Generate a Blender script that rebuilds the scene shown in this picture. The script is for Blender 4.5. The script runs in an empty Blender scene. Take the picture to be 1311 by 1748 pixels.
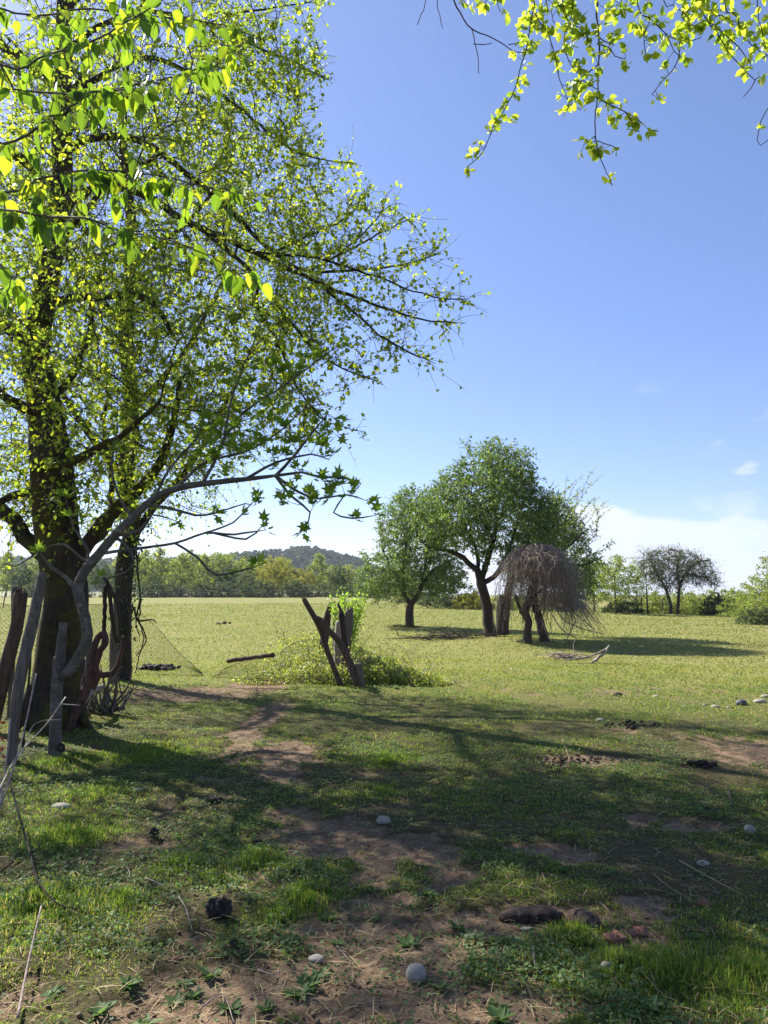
import bpy, math, random
import numpy as np
from math import radians, sin, cos, pi

# ------------------------------------------------------------------ camera, sky, sun, exposure
S = bpy.context.scene
COL = S.collection
CAM_H = 1.55
PITCH = radians(6.13)
FPX = 1313.0
cam_d = bpy.data.cameras.new('camera')
cam_d.sensor_fit = 'VERTICAL'; cam_d.sensor_height = 36.0; cam_d.lens = FPX/1748*36.0
cam_d.clip_start = 0.05; cam_d.clip_end = 6000
cam = bpy.data.objects.new('camera', cam_d); COL.objects.link(cam)
cam.location = (0, 0, CAM_H); cam.rotation_euler = (pi/2+PITCH, 0, 0)
S.camera = cam

SUN_EL = radians(41); SUN_AZ = math.atan2(-0.75, 0.66)      # towards the sun, measured from +Y to +X
sun_to = np.array([sin(SUN_AZ)*cos(SUN_EL), cos(SUN_AZ)*cos(SUN_EL), sin(SUN_EL)])
sl = bpy.data.lights.new('sun', 'SUN'); sl.energy = 5.0; sl.angle = radians(0.53); sl.color = (1.0, 0.95, 0.87)
so = bpy.data.objects.new('sun', sl); COL.objects.link(so); so.location = (-20, 20, 30)
import mathutils
so.rotation_euler = mathutils.Vector(sun_to).to_track_quat('Z', 'Y').to_euler()

W = bpy.data.worlds.new('World'); S.world = W; W.use_nodes = True
wn = W.node_tree.nodes; wl = W.node_tree.links; wn.clear()
def N(t, **k):
    n = wn.new(t)
    for a, b in k.items(): setattr(n, a, b)
    return n
sky = N('ShaderNodeTexSky', sky_type='NISHITA', sun_disc=False, sun_elevation=SUN_EL, sun_rotation=SUN_AZ)
sky.air_density = 1.0; sky.dust_density = 0.35; sky.ozone_density = 2.2; sky.altitude = 50
gain = N('ShaderNodeMix', data_type='RGBA', blend_type='MULTIPLY'); gain.inputs[0].default_value = 1
tc = N('ShaderNodeTexCoord'); sep = N('ShaderNodeSeparateXYZ'); wl.new(tc.outputs['Generated'], sep.inputs[0])
gr = N('ShaderNodeValToRGB'); e_ = gr.color_ramp.elements; e_[0].position = 0.0; e_[0].color = (.84, .84, .92, 1); e_[1].position = .75; e_[1].color = (1.0, 1.0, 1.0, 1)
for p_, c_ in ((.12, (.78, .82, .95)), (.3, (.82, .86, 1.0))): q_ = e_.new(p_); q_.color = (*c_, 1)
wl.new(sep.outputs[2], gr.inputs[0]); g2 = N('ShaderNodeMix', data_type='RGBA', blend_type='MULTIPLY'); g2.inputs[0].default_value = 1
wl.new(gr.outputs[0], g2.inputs[6]); g2.inputs[7].default_value = (1.17, 1.13, 1.25, 1)
wl.new(sky.outputs[0], gain.inputs[6]); wl.new(g2.outputs[2], gain.inputs[7])
def M_(op, a, b=None, c=None, clamp=False):
    n = N('ShaderNodeMath', operation=op); n.use_clamp = clamp
    for i, v in enumerate((a, b, c)):
        if v is None: continue
        if isinstance(v, (int, float)): n.inputs[i].default_value = v
        else: wl.new(v, n.inputs[i])
    return n.outputs[0]
z = sep.outputs[2]; xx = sep.outputs[0]
mp = N('ShaderNodeMapping'); mp.inputs['Scale'].default_value = (3.0, 3.0, 8.5); mp.inputs['Location'].default_value = (0.35, 0.1, 0.0)
wl.new(tc.outputs['Generated'], mp.inputs[0])
n1 = N('ShaderNodeTexNoise'); n1.inputs['Scale'].default_value = 1.9; n1.inputs['Detail'].default_value = 6; n1.inputs['Roughness'].default_value = 0.5
wl.new(mp.outputs[0], n1.inputs[0])
# cloud bank near the horizon, its top rising towards the right, billowed by noise
top = M_('ADD', M_('MULTIPLY', xx, 0.09), 0.078)
top = M_('ADD', top, M_('MULTIPLY', M_('SUBTRACT', n1.outputs[0], 0.5), 0.26))
bank = M_('MULTIPLY', M_('SUBTRACT', top, z), 55.0, clamp=True)
dens = M_('MULTIPLY_ADD', n1.outputs[0], 2.0, -0.18)
bank = M_('MULTIPLY', bank, dens, clamp=True)
# a few small wisps higher up
mp2 = N('ShaderNodeMapping'); mp2.inputs['Scale'].default_value = (7, 7, 18); mp2.inputs['Location'].default_value = (1.3, 0.4, 2.2)
wl.new(tc.outputs['Generated'], mp2.inputs[0])
n2 = N('ShaderNodeTexNoise'); n2.inputs['Scale'].default_value = 1.8; n2.inputs['Detail'].default_value = 5
wl.new(mp2.outputs[0], n2.inputs[0])
wis = M_('MULTIPLY', M_('SUBTRACT', n2.outputs[0], 0.63), 5.0, clamp=True)
wis = M_('MULTIPLY', wis, M_('MULTIPLY', M_('SUBTRACT', 0.30, z), 8.0, clamp=True))
wis = M_('MULTIPLY', wis, M_('MULTIPLY', M_('SUBTRACT', xx, 0.15), 6.0, clamp=True))
cl = M_('MAXIMUM', bank, M_('MULTIPLY', wis, 0.5))
cmix = N('ShaderNodeMix', data_type='RGBA'); wl.new(cl, cmix.inputs[0]); wl.new(gain.outputs[2], cmix.inputs[6])
cmix.inputs[7].default_value = (5.9, 6.4, 7.4, 1)
bg = N('ShaderNodeBackground'); bg.inputs[1].default_value = 0.062
wo = N('ShaderNodeOutputWorld'); wl.new(cmix.outputs[2], bg.inputs[0]); wl.new(bg.outputs[0], wo.inputs[0])
S.view_settings.view_transform = 'Standard'; S.view_settings.look = 'None'
S.view_settings.exposure = 1.34; S.view_settings.gamma = 1.0; S.view_settings.use_curve_mapping = False
S.cycles.max_bounces = 8; S.cycles.transmission_bounces = 4; S.cycles.diffuse_bounces = 4

# ------------------------------------------------------------------ maths helpers
def hash2(ix, iy, seed):
    h = (ix.astype(np.int64)*374761393 + iy.astype(np.int64)*668265263 + seed*974634777) & 0x7fffffff
    h = ((h ^ (h >> 13))*1274126177) & 0x7fffffff
    h = h ^ (h >> 16)
    return (h & 0xffff)/65535.0
def vnoise(x, y, seed=0):
    x = np.asarray(x, float); y = np.asarray(y, float)
    ix = np.floor(x); iy = np.floor(y); fx = x-ix; fy = y-iy
    fx = fx*fx*(3-2*fx); fy = fy*fy*(3-2*fy)
    a = hash2(ix, iy, seed); b = hash2(ix+1, iy, seed); c = hash2(ix, iy+1, seed); d = hash2(ix+1, iy+1, seed)
    return (a*(1-fx)+b*fx)*(1-fy)+(c*(1-fx)+d*fx)*fy
def fbm(x, y, seed=0, o=4):
    s = 0; a = 0.5; t = 0
    for i in range(o):
        s = s+a*vnoise(x*2**i, y*2**i, seed+i*17); t += a; a *= 0.5
    return s/t
def sstep(a, b, x):
    t = np.clip((np.asarray(x, float)-a)/(b-a), 0, 1); return t*t*(3-2*t)

def P(px, py, y):
    """the world point seen at photo pixel (px,py) at forward distance y (metres)"""
    u = (px-655.5)/FPX; v = (874-py)/FPX
    cy = cos(PITCH)-v*sin(PITCH); cz = sin(PITCH)+v*cos(PITCH)
    return np.array([u/cy*y, y, CAM_H+cz/cy*y])

def ground_base(x, y):
    x = np.asarray(x, float); y = np.asarray(y, float)
    side = 1-sstep(0.0, 0.45, x/np.maximum(np.abs(y), 1)) * 0.62
    z = 1.25*sstep(16, 120, y)*side
    z = z+0.20*np.exp(-(((x-3.9)/3.6)**2+((y-24.5)/3.2)**2))             # mound under the old trees
    z = z+0.13*np.exp(-(((x-1.2)/1.6)**2+((y-34)/1.8)**2))
    z = z+0.10*np.exp(-(((x+5)/1.6)**2+((y-10.5)/4.0)**2))               # bank along the fence line
    z = z+0.07*(fbm(x*0.35, y*0.35, 3)-0.5)*sstep(1, 5, np.hypot(x, y))
    z = z-0.7*sstep(150, 420, np.hypot(x, y))
    return z
def gh(x, y):
    """ground height: base relief, lumps of trodden earth near the viewer"""
    x = np.asarray(x, float); y = np.asarray(y, float); d = np.hypot(x, y)
    near = 1-sstep(12, 26, d)
    z = ground_base(x, y)
    z = z+near*(0.050*(fbm(x*1.6, y*1.6, 11)-0.5)+0.030*(fbm(x*6, y*6, 23)-0.5))
    z = z+(1-sstep(7, 12, d))*0.014*(fbm(x*19, y*19, 31, 3)-0.5)
    z = z-0.025*dirt_mask(x, y)*(1-sstep(14, 20, d))
    return z
def gz(x, y): return float(gh(np.array([x]), np.array([y]))[0])
def ground_hit(px, py):
    y = 10.0
    a = P(px, py, 1.0)-np.array([0, 0, CAM_H])
    lo, hi = 1.0, 400.0
    for _ in range(50):
        m = (lo+hi)/2
        z_ = CAM_H+a[2]*m
        if z_ > float(ground_base(a[0]*m, m)): lo = m
        else: hi = m
    return np.array([a[0]*lo, lo, 0.0])

DIRT = []
def _mk_dirt():
    L = [(560,1690,300,90,1.0),(600,1570,130,60,.9),(760,1640,110,60,.8),(480,1300,60,60,.9),(520,1355,60,40,.6),(300,1183,115,15,1.0),(425,1172,60,18,1.0),
         (440,1235,38,60,.8),(360,1330,60,14,.7),(690,1450,110,40,.72),(640,1480,60,50,.7),(760,1490,70,40,.6),(1010,1296,95,12,.8),(1280,1275,110,26,.95),(820,1330,120,20,.35),
         (900,1565,200,36,.85),(1080,1605,90,30,.7),(330,1600,80,40,.6),(560,1420,110,45,.85),(930,1715,120,40,.8),(230,1440,70,20,.5),(1080,1245,120,10,.5),(1180,1700,90,30,.4),
         (60,1560,50,20,.4),(1050,1180,260,10,.45),(680,1225,90,10,.35),(500,1385,120,18,.5),(950,1450,150,26,.6),(1180,1400,130,18,.55),(230,1600,90,25,.5),(1130,1540,150,16,.5),(400,1500,60,20,.5),(30,1700,60,60,.6),(755,1120,60,6,.2)]
    for (px, py, rx, ry, s) in L:
        c = ground_hit(px, py); a = ground_hit(px, py-ry); b = ground_hit(px, py+ry)
        DIRT.append((c[0], c[1], rx*c[1]/FPX, abs(a[1]-b[1])/2, s))
def dirt_raw(x, y):
    m = np.zeros_like(np.asarray(x, float))
    for (cx, cy, rx, ry, s) in DIRT:
        m = np.maximum(m, s*np.exp(-0.9*(((x-cx)/rx)**2+((y-cy)/ry)**2)))
    return m
def dirt_mask(x, y):
    if not DIRT: return np.zeros_like(np.asarray(x, float))
    n = .5*fbm(x*2.6, y*2.6, 41, 5)+.5*fbm(x*7.5, y*7.5, 43, 4)
    m = dirt_raw(x, y)
    return sstep(0.40, 0.66, m*0.72+n*1.15-0.36)
_mk_dirt()

# ------------------------------------------------------------------ mesh builder
class MB:
    def __init__(s): s.V = []; s.F = []; s.n = 0; s.A = []; s.MI = []
    def add(s, v, faces, rnd=None, mi=0):
        v = np.asarray(v, float).reshape(-1, 3)
        if not isinstance(faces, list): faces = [faces]
        for f in faces:
            f = np.asarray(f, np.int64)
            if len(f): s.F.append(f+s.n); s.MI.append(np.full(len(f), mi))
        s.V.append(v); s.n += len(v)
        if rnd is None: rnd = np.random.rand()*np.ones(len(v))
        s.A.append(np.broadcast_to(np.asarray(rnd, float), (len(v),)))
    def build(s, name, mats, parent=None, smooth=True, origin=None, extra=None):
        me = bpy.data.meshes.new(name)
        V = np.concatenate(s.V) if s.V else np.zeros((0, 3))
        if parent is not None and origin is None: origin = parent['_o'] if '_o' in parent else (0, 0, 0)
        o3 = np.array(origin if origin is not None else (0, 0, 0), float)
        Vl = V-o3
        me.vertices.add(len(V)); me.vertices.foreach_set('co', Vl.astype(np.float32).ravel())
        tot = np.concatenate([np.full(len(f), f.shape[1]) for f in s.F]); loops = np.concatenate([f.ravel() for f in s.F])
        me.loops.add(len(loops)); me.loops.foreach_set('vertex_index', loops.astype(np.int32))
        st = np.concatenate([[0], np.cumsum(tot)[:-1]])
        me.polygons.add(len(tot)); me.polygons.foreach_set('loop_start', st.astype(np.int32)); me.polygons.foreach_set('loop_total', tot.astype(np.int32))
        me.polygons.foreach_set('use_smooth', np.full(len(tot), smooth))
        if isinstance(mats, (list, tuple)):
            for m in mats: me.materials.append(m)
            me.polygons.foreach_set('material_index', np.concatenate(s.MI).astype(np.int32))
        else: me.materials.append(mats)
        a = me.attributes.new('rnd', 'FLOAT', 'POINT'); a.data.foreach_set('value', np.concatenate(s.A).astype(np.float32))
        if extra:
            for k, arr in extra.items():
                a = me.attributes.new(k, 'FLOAT', 'POINT'); a.data.foreach_set('value', np.asarray(arr, np.float32))
        me.update(calc_edges=True); me.validate()
        ob = bpy.data.objects.new(name, me); COL.objects.link(ob)
        if parent is not None: ob.parent = parent
        elif origin is not None: ob.location = tuple(o3)
        return ob

def tag(o, label=None, cat=None, group=None, kind=None):
    if label: o['label'] = label
    if cat: o['category'] = cat
    if group: o['group'] = group
    if kind: o['kind'] = kind
    return o
def thing(name, label, cat, loc, group=None):
    o = bpy.data.objects.new(name, None); COL.objects.link(o); o.location = tuple(float(c) for c in loc)
    o.empty_display_size = 0.2; o['_o'] = [float(c) for c in loc]
    return tag(o, label, cat, group)
def dup(root, loc, rotz=0, scale=None, label=None):
    r = root.copy(); COL.objects.link(r); r.location = tuple(float(c) for c in loc); r.rotation_euler = (0, 0, rotz)
    if scale is not None: r.scale = scale
    if label: r['label'] = label
    for ch in list(root.children):
        c = ch.copy(); COL.objects.link(c); c.parent = r
    return r

def nrm(v): return v/np.maximum(np.linalg.norm(v, axis=-1, keepdims=True), 1e-9)
def frames(Pt):
    T = np.gradient(Pt, axis=0); T = nrm(T)
    ref = np.array([0.0, 0, 1]) if abs(T[0][2]) < 0.9 else np.array([1.0, 0, 0])
    n = ref-T[0]*ref.dot(T[0]); n /= np.linalg.norm(n)
    Ns = np.empty_like(T)
    for i in range(len(T)):
        n = n-T[i]*n.dot(T[i]); l = np.linalg.norm(n)
        if l < 1e-6: n = np.array([1.0, 0.3, 0.2]); n = n-T[i]*n.dot(T[i]); l = np.linalg.norm(n)
        n = n/l; Ns[i] = n
    return T, Ns, np.cross(T, Ns)
def tube(mb, Pt, R, n=6, cap=True, rough=0.0, seed=0, rnd=None, mi=0, flat=1.0, knots=0.0, vfreq=2.2):
    Pt = np.asarray(Pt, float); k = len(Pt)
    if k < 2: return
    R = np.broadcast_to(np.asarray(R, float), (k,)).copy()
    T, A, B = frames(Pt)
    th = np.arange(n)*2*pi/n
    RR = R[:, None]*np.ones(n)
    if rough > 0:
        L = np.concatenate([[0], np.cumsum(np.linalg.norm(np.diff(Pt, axis=0), axis=1))])
        u = th/(2*pi)*max(4, n//3)
        LL = L[:, None]+0*u; UU = u[None, :]+0*L[:, None]
        w = fbm(UU, LL*vfreq, seed, 4)*0.5+0.5*fbm(max(4, n//3)-UU, LL*vfreq, seed+5, 4)
        RR = RR*(1+rough*2*(w-0.5))
    V = Pt[:, None, :]+RR[..., None]*(np.cos(th)[None, :, None]*A[:, None, :]+flat*np.sin(th)[None, :, None]*B[:, None, :])
    i = np.arange(k-1)[:, None]*n; j = np.arange(n)[None, :]; j2 = (j+1) % n
    F = np.stack([i+j, i+j2, i+n+j2, i+n+j], -1).reshape(-1, 4)
    fs = [F]
    if cap:
        fs.append(np.arange(n)[None, ::-1]); fs.append((np.arange(n)+(k-1)*n)[None, :])
    mb.add(V.reshape(-1, 3), fs, rnd, mi)
def smooth_path(pts, step):
    pts = np.asarray(pts, float)
    if len(pts) == 2:
        n = max(2, int(np.linalg.norm(pts[1]-pts[0])/step)+1); return pts[0]+(pts[1]-pts[0])*np.linspace(0, 1, n)[:, None]
    E = np.vstack([2*pts[0]-pts[1], pts, 2*pts[-1]-pts[-2]]); out = []
    for i in range(1, len(E)-2):
        p0, p1, p2, p3 = E[i-1], E[i], E[i+1], E[i+2]
        n = max(1, int(np.linalg.norm(p2-p1)/step))
        for t in np.arange(n)/n:
            out.append(0.5*((2*p1)+(-p0+p2)*t+(2*p0-5*p1+4*p2-p3)*t*t+(-p0+3*p1-3*p2+p3)*t**3))
    out.append(E[-2]); return np.array(out)
def lerp_r(k, *rs): return np.interp(np.linspace(0, 1, k), np.linspace(0, 1, len(rs)), rs)

def scatter(mb, C, axis, nor, size, tmpl, faces, rnd=None, mi=0, aspect=None, rv=None):
    """one leaf-like template per centre; template x along axis, y across, z along the normal"""
    C = np.asarray(C, float); n = len(C)
    if n == 0: return
    a = nrm(axis); nn = nor-(nor*a).sum(1, keepdims=True)*a; nn = nrm(nn); b = np.cross(nn, a)
    t = np.asarray(tmpl, float); s = np.asarray(size, float).reshape(-1, 1, 1)
    ty = t[None, :, 1:2]*(1 if aspect is None else np.asarray(aspect).reshape(-1, 1, 1))
    V = C[:, None, :]+s*(t[None, :, 0:1]*a[:, None, :]+ty*b[:, None, :]+t[None, :, 2:3]*nn[:, None, :])
    fs = []
    for f in faces:
        f = np.asarray(f); fs.append((f[None, :, :]+(np.arange(n)*len(t))[:, None, None]).reshape(-1, f.shape[1]))
    r = np.random.rand(n) if rnd is None else np.asarray(rnd)
    rr_ = np.repeat(r, len(t)); rr_ = rr_ if rv is None else rr_+np.tile(rv, n); mb.add(V.reshape(-1, 3), fs, rr_, mi)
# leaf templates
T_DIA = [(0,0,0),(.45,.30,.08),(1,0,0),(.45,-.30,.08)]; F_DIA = [[(0,1,2),(0,2,3)]]
T_OV = [(0,0,0),(.22,.26,.05),(.60,.30,.05),(1,0,-.10),(.60,-.30,.05),(.22,-.26,.05),(.22,0,-.02),(.6,0,-.03)]
F_OV = [[(0,6,1),(0,5,6),(2,7,3),(7,4,3)],[(1,6,7,2),(6,5,4,7)]]
# large serrate leaf: cordate base, pointed tip, folded along the midrib
def _big():
    t = []; prof = [(0.0,.0),(.02,.20),(.12,.33),(.28,.39),(.45,.37),(.62,.30),(.78,.20),(.90,.10)]
    mid = [(x, 0, -0.10*x*x) for x in (0,.10,.2,.3,.45,.62,.78,.90)]
    for i, (x, w) in enumerate(prof): t += [(x, w, .06-.12*x*x), (mid[i][0], 0, mid[i][2]-.02), (x, -w, .06-.12*x*x)]
    t.append((1, 0, -.14)); f4 = []; 
    for i in range(7):
        a = i*3; b = a+3; f4 += [(a, b, b+1, a+1), (a+1, b+1, b+2, a+2)]
    f3 = [(21, 24, 22), (22, 24, 23)]
    return t, [f4, f3]
T_BIG, F_BIG = _big()
# lobed fig leaf
def _fig():
    c = []; L = [(-150,.35),(-110,.62),(-80,.36),(-52,.85),(-28,.42),(0,1.0),(28,.42),(52,.85),(80,.36),(110,.62),(150,.35)]
    t = [(0, 0, 0)]
    for a, r in L: t.append((.35+r*cos(radians(a))*.65 if r > .2 else 0, r*sin(radians(a))*.65, .10*r*r))
    t.append((.33, 0, -.03)); k = len(t)-1
    f = [(k, i, i+1) for i in range(1, len(L))]; f += [(0, 1, k), (k, len(L), 0)]
    return t, [f]
T_FIG, F_FIG = _fig()
RV_BIG = np.array([.0, .30, .0]*8+[.1])
def rdir(n): return nrm(np.random.normal(size=(n, 3)))
# ------------------------------------------------------------------ materials
def mat(name):
    m = bpy.data.materials.new(name); m.use_nodes = True; nt = m.node_tree; nt.nodes.clear(); return m, nt
class NT:
    def __init__(s, nt): s.nt = nt
    def n(s, t, **k):
        x = s.nt.nodes.new(t); ins = k.pop('ins', {})
        for a, b in k.items(): setattr(x, a, b)
        for a, b in ins.items():
            if hasattr(b, 'is_output') or isinstance(b, bpy.types.NodeSocket): s.nt.links.new(b, x.inputs[a])
            else: x.inputs[a].default_value = b
        return x
    def ramp(s, fac, stops):
        r = s.nt.nodes.new('ShaderNodeValToRGB'); s.nt.links.new(fac, r.inputs[0]); e = r.color_ramp.elements
        while len(e) > 1: e.remove(e[0])
        e[0].position = stops[0][0]; e[0].color = (*stops[0][1], 1)
        for p, c in stops[1:]: q = e.new(p); q.color = (*c, 1)
        return r.outputs[0]
    def noise(s, vec, scale, detail=4, rough=.55, out=0):
        x = s.n('ShaderNodeTexNoise', ins={'Scale': scale, 'Detail': detail, 'Roughness': rough})
        if vec is not None: s.nt.links.new(vec, x.inputs['Vector'])
        return x.outputs[out]
    def mix(s, fac, a, b, bt='MIX'):
        x = s.n('ShaderNodeMix', data_type='RGBA', blend_type=bt)
        for i, v in ((0, fac), (6, a), (7, b)):
            if isinstance(v, bpy.types.NodeSocket): s.nt.links.new(v, x.inputs[i])
            elif isinstance(v, tuple): x.inputs[i].default_value = (*v, 1) if len(v) == 3 else v
            else: x.inputs[i].default_value = v
        return x.outputs[2]
    def math(s, op, a, b=0.0, clamp=False):
        x = s.n('ShaderNodeMath', operation=op); x.use_clamp = clamp
        for i, v in ((0, a), (1, b)):
            if isinstance(v, bpy.types.NodeSocket): s.nt.links.new(v, x.inputs[i])
            else: x.inputs[i].default_value = v
        return x.outputs[0]
    def attr(s, name): return s.n('ShaderNodeAttribute', attribute_name=name).outputs['Fac']
    def obj(s, sc=None):
        o = s.n('ShaderNodeTexCoord').outputs['Object']
        if sc is None: return o
        m = s.n('ShaderNodeMapping'); s.nt.links.new(o, m.inputs[0]); m.inputs['Scale'].default_value = sc; return m.outputs[0]
    def out(s, sh): 
        o = s.n('ShaderNodeOutputMaterial'); s.nt.links.new(sh, o.inputs[0])

def leaf_mat(name, stops, trans, tfac=0.5, rough=0.45, spec=0.4):
    m, nt = mat(name); g = NT(nt)
    r = g.attr('rnd'); c = g.ramp(r, stops)
    tcol = g.mix(1.0, c, trans, 'MULTIPLY') if False else g.ramp(r, [(p, tuple(min(1, q*k) for q, k in zip(cc, trans))) for p, cc in stops])
    b = g.n('ShaderNodeBsdfPrincipled', ins={'Roughness': rough, 'Specular IOR Level': spec}); nt.links.new(c, b.inputs['Base Color'])
    t = g.n('ShaderNodeBsdfTranslucent'); nt.links.new(tcol, t.inputs[0])
    x = g.n('ShaderNodeMixShader', ins={0: tfac}); nt.links.new(b.outputs[0], x.inputs[1]); nt.links.new(t.outputs[0], x.inputs[2])
    g.out(x.outputs[0]); return m
def bark_mat(name, c1, c2, c3=None, scale=(6, 6, 1.2), bump=0.6, moss=None, moss_amt=0.5, nscale=4.0, dist=0.02, moss_scale=2.2):
    m, nt = mat(name); g = NT(nt)
    v = g.obj(scale); n_ = g.noise(v, nscale, 8, .65); w = g.noise(v, nscale*4.5, 5, .6)
    c = g.ramp(n_, [(.30, c1), (.68, c2)])
    if c3: c = g.mix(g.ramp(g.noise(g.obj(), 7.1, 6, .7), [(.54, (0, 0, 0)), (.60, (1, 1, 1))]), c, c3)
    if moss:
        mk = g.ramp(g.noise(g.obj(), moss_scale, 7, .65), [(1-moss_amt-.06, (0, 0, 0)), (1-moss_amt+.06, (1, 1, 1))]); c = g.mix(mk, c, moss)
    c = g.mix(1.0, c, g.ramp(w, [(.3, (.62, .62, .62)), (.7, (1.2, 1.2, 1.2))]), 'MULTIPLY')
    b = g.n('ShaderNodeBsdfPrincipled', ins={'Roughness': .9, 'Specular IOR Level': .2}); nt.links.new(c, b.inputs['Base Color'])
    h = g.math('ADD', n_, g.math('MULTIPLY', w, .5))
    bp = g.n('ShaderNodeBump', ins={'Strength': bump, 'Distance': dist}); nt.links.new(h, bp.inputs['Height']); nt.links.new(bp.outputs[0], b.inputs['Normal'])
    g.out(b.outputs[0]); return m

G_A = (.060, .112, .016); G_B = (.105, .165, .022); G_C = (.155, .200, .030)
M = {}
M['leaf_spring'] = leaf_mat('spring leaves', [(0, (.065, .105, .018)), (.5, (.115, .168, .024)), (.85, (.180, .220, .026)), (1, (.25, .26, .03))], (4.0, 3.7, 1.7), .58)
M['leaf_plum'] = leaf_mat('plum leaves', [(0, (.085, .135, .022)), (.5, (.130, .185, .028)), (1, (.21, .24, .04))], (4.4, 3.9, 1.8), .62)
M['leaf_big'] = leaf_mat('broad serrate leaves', [(0, (.042, .088, .020)), (.6, (.075, .135, .020)), (1.0, (.19, .235, .028))], (4.0, 3.6, 1.2), .50, .5, .35)
M['leaf_fig'] = leaf_mat('fig leaves', [(0, (.070, .135, .022)), (1, (.135, .205, .030))], (3.2, 3.0, 1.5), .5)
M['leaf_mid'] = leaf_mat('orchard tree leaves', [(0, (.048, .085, .024)), (.6, (.082, .130, .034)), (1, (.150, .195, .062))], (2.5, 2.5, 1.4), .43, .45, .4)
M['leaf_ivy'] = leaf_mat('ivy leaves', [(0, (.020, .045, .012)), (1, (.045, .085, .020))], (1.8, 1.9, 1.2), .3, .35, .5)
M['leaf_bramble'] = leaf_mat('bramble leaves', [(0, (.11, .155, .030)), (.6, (.17, .215, .045)), (.9, (.24, .26, .06)), (1, (.32, .26, .11))], (2.4, 2.3, 1.3), .45)
M['leaf_sprout'] = leaf_mat('sprout leaves', [(0, (.12, .21, .03)), (1, (.19, .28, .045))], (2.6, 2.4, 1.3), .5)
M['leaf_red'] = leaf_mat('red young leaves', [(0, (.16, .030, .02)), (1, (.26, .07, .04))], (1.6, 1.4, 1.3), .4)
M['leaf_far'] = leaf_mat('far pale foliage', [(0, (.100, .135, .036)), (.6, (.155, .195, .050)), (1, (.22, .25, .075))], (2.5, 2.4, 1.4), .46, .6, .2)
M['leaf_far_y'] = leaf_mat('far yellow green foliage', [(0, (.14, .155, .022)), (1, (.26, .26, .040))], (2.0, 1.9, 1.2), .42, .6, .2)
M['leaf_far_d'] = leaf_mat('far dark foliage', [(0, (.040, .062, .022)), (1, (.090, .115, .042))], (1.8, 1.8, 1.3), .32, .6, .2)
M['leaf_far_g'] = leaf_mat('far grey foliage', [(0, (.070, .095, .036)), (1, (.135, .160, .070))], (1.8, 1.8, 1.3), .32, .6, .2)
M['leaf_hill'] = leaf_mat('hill wood foliage', [(0, (.022, .044, .014)), (1, (.060, .088, .026))], (1.5, 1.5, 1.2), .2, .7, .1)
M['grass'] = leaf_mat('grass blades', [(0, (.045, .098, .016)), (.42, (.080, .150, .023)), (.70, (.135, .188, .036)), (.84, (.22, .215, .075)), (1, (.38, .31, .16))], (2.9, 2.7, 1.3), .45, .6, .18)
M['grass_field'] = leaf_mat('grazed field grass', [(0, (.120, .148, .036)), (.5, (.168, .190, .055)), (.85, (.215, .222, .078)), (1, (.30, .27, .13))], (2.0, 2.0, 1.3), .38, .6, .2)
M['weed'] = leaf_mat('broad weeds', [(0, (.055, .110, .036)), (.6, (.095, .160, .052)), (1, (.17, .23, .09))], (2.2, 2.2, 1.3), .38, .6, .2)
M['straw'] = leaf_mat('dry straw', [(0, (.22, .15, .08)), (1, (.42, .33, .18))], (1.4, 1.4, 1.2), .2, .7, .2)
M['bark_moss'] = bark_mat('mossy dark bark', (.020, .015, .011), (.075, .056, .038), moss=(.085, .075, .014), moss_amt=.46, bump=.9, dist=.03)
M['bark_dark'] = bark_mat('dark bark', (.020, .016, .013), (.070, .055, .042), bump=.8)
M['bark_twig'] = bark_mat('twig bark', (.045, .034, .030), (.100, .080, .068), bump=.3)
M['bark_fig'] = bark_mat('smooth grey fig bark', (.070, .060, .048), (.145, .128, .104), c3=(.185, .17, .14), bump=.5, scale=(3, 3, 3), dist=.008)
M['bark_old'] = bark_mat('orchard bark', (.030, .022, .018), (.095, .070, .056), bump=.7, moss=(.10, .10, .04), moss_amt=.32)
M['wood_grey'] = bark_mat('weathered grey wood', (.075, .060, .048), (.210, .180, .145), scale=(14, 14, 1.0), nscale=3, bump=.8, dist=.012)
M['wood_brown'] = bark_mat('weathered brown wood', (.045, .030, .022), (.150, .105, .075), scale=(12, 12, 1.0), nscale=3, bump=.8, dist=.012, moss=(.13, .14, .06), moss_amt=.34)
M['wood_dark'] = bark_mat('dark damp wood', (.024, .017, .014), (.085, .062, .050), scale=(12, 12, 1.2), nscale=3, bump=.8, dist=.012)
M['wood_pale'] = bark_mat('bleached wood', (.16, .13, .10), (.42, .37, .30), scale=(10, 10, 2), nscale=3, bump=.5, dist=.01)
M['vine_dead'] = bark_mat('dead vine stems', (.13, .10, .085), (.38, .31, .275), bump=.3, scale=(3, 3, 3))
M['bark_rust'] = bark_mat('reddish vine wood', (.045, .024, .018), (.15, .085, .065), bump=.6, scale=(8, 8, 3))

def simple(name, c1, c2, scale, rough=.8, bump=.3, spec=.3, dist=.01, c3=None):
    m, nt = mat(name); g = NT(nt); o = g.obj(); n_ = g.noise(o, scale, 7, .6)
    c = g.ramp(n_, [(.32, c1), (.68, c2)])
    if c3: c = g.mix(g.ramp(g.noise(o, scale*2.7, 5), [(.55, (0, 0, 0)), (.66, (1, 1, 1))]), c, c3)
    b = g.n('ShaderNodeBsdfPrincipled', ins={'Roughness': rough, 'Specular IOR Level': spec}); nt.links.new(c, b.inputs['Base Color'])
    bp = g.n('ShaderNodeBump', ins={'Strength': bump, 'Distance': dist}); nt.links.new(n_, bp.inputs['Height']); nt.links.new(bp.outputs[0], b.inputs['Normal'])
    g.out(b.outputs[0]); return m
M['stone'] = simple('grey river stone', (.23, .20, .165), (.34, .305, .26), 24, .75, .25, .3, .004, (.19, .17, .145))
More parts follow.
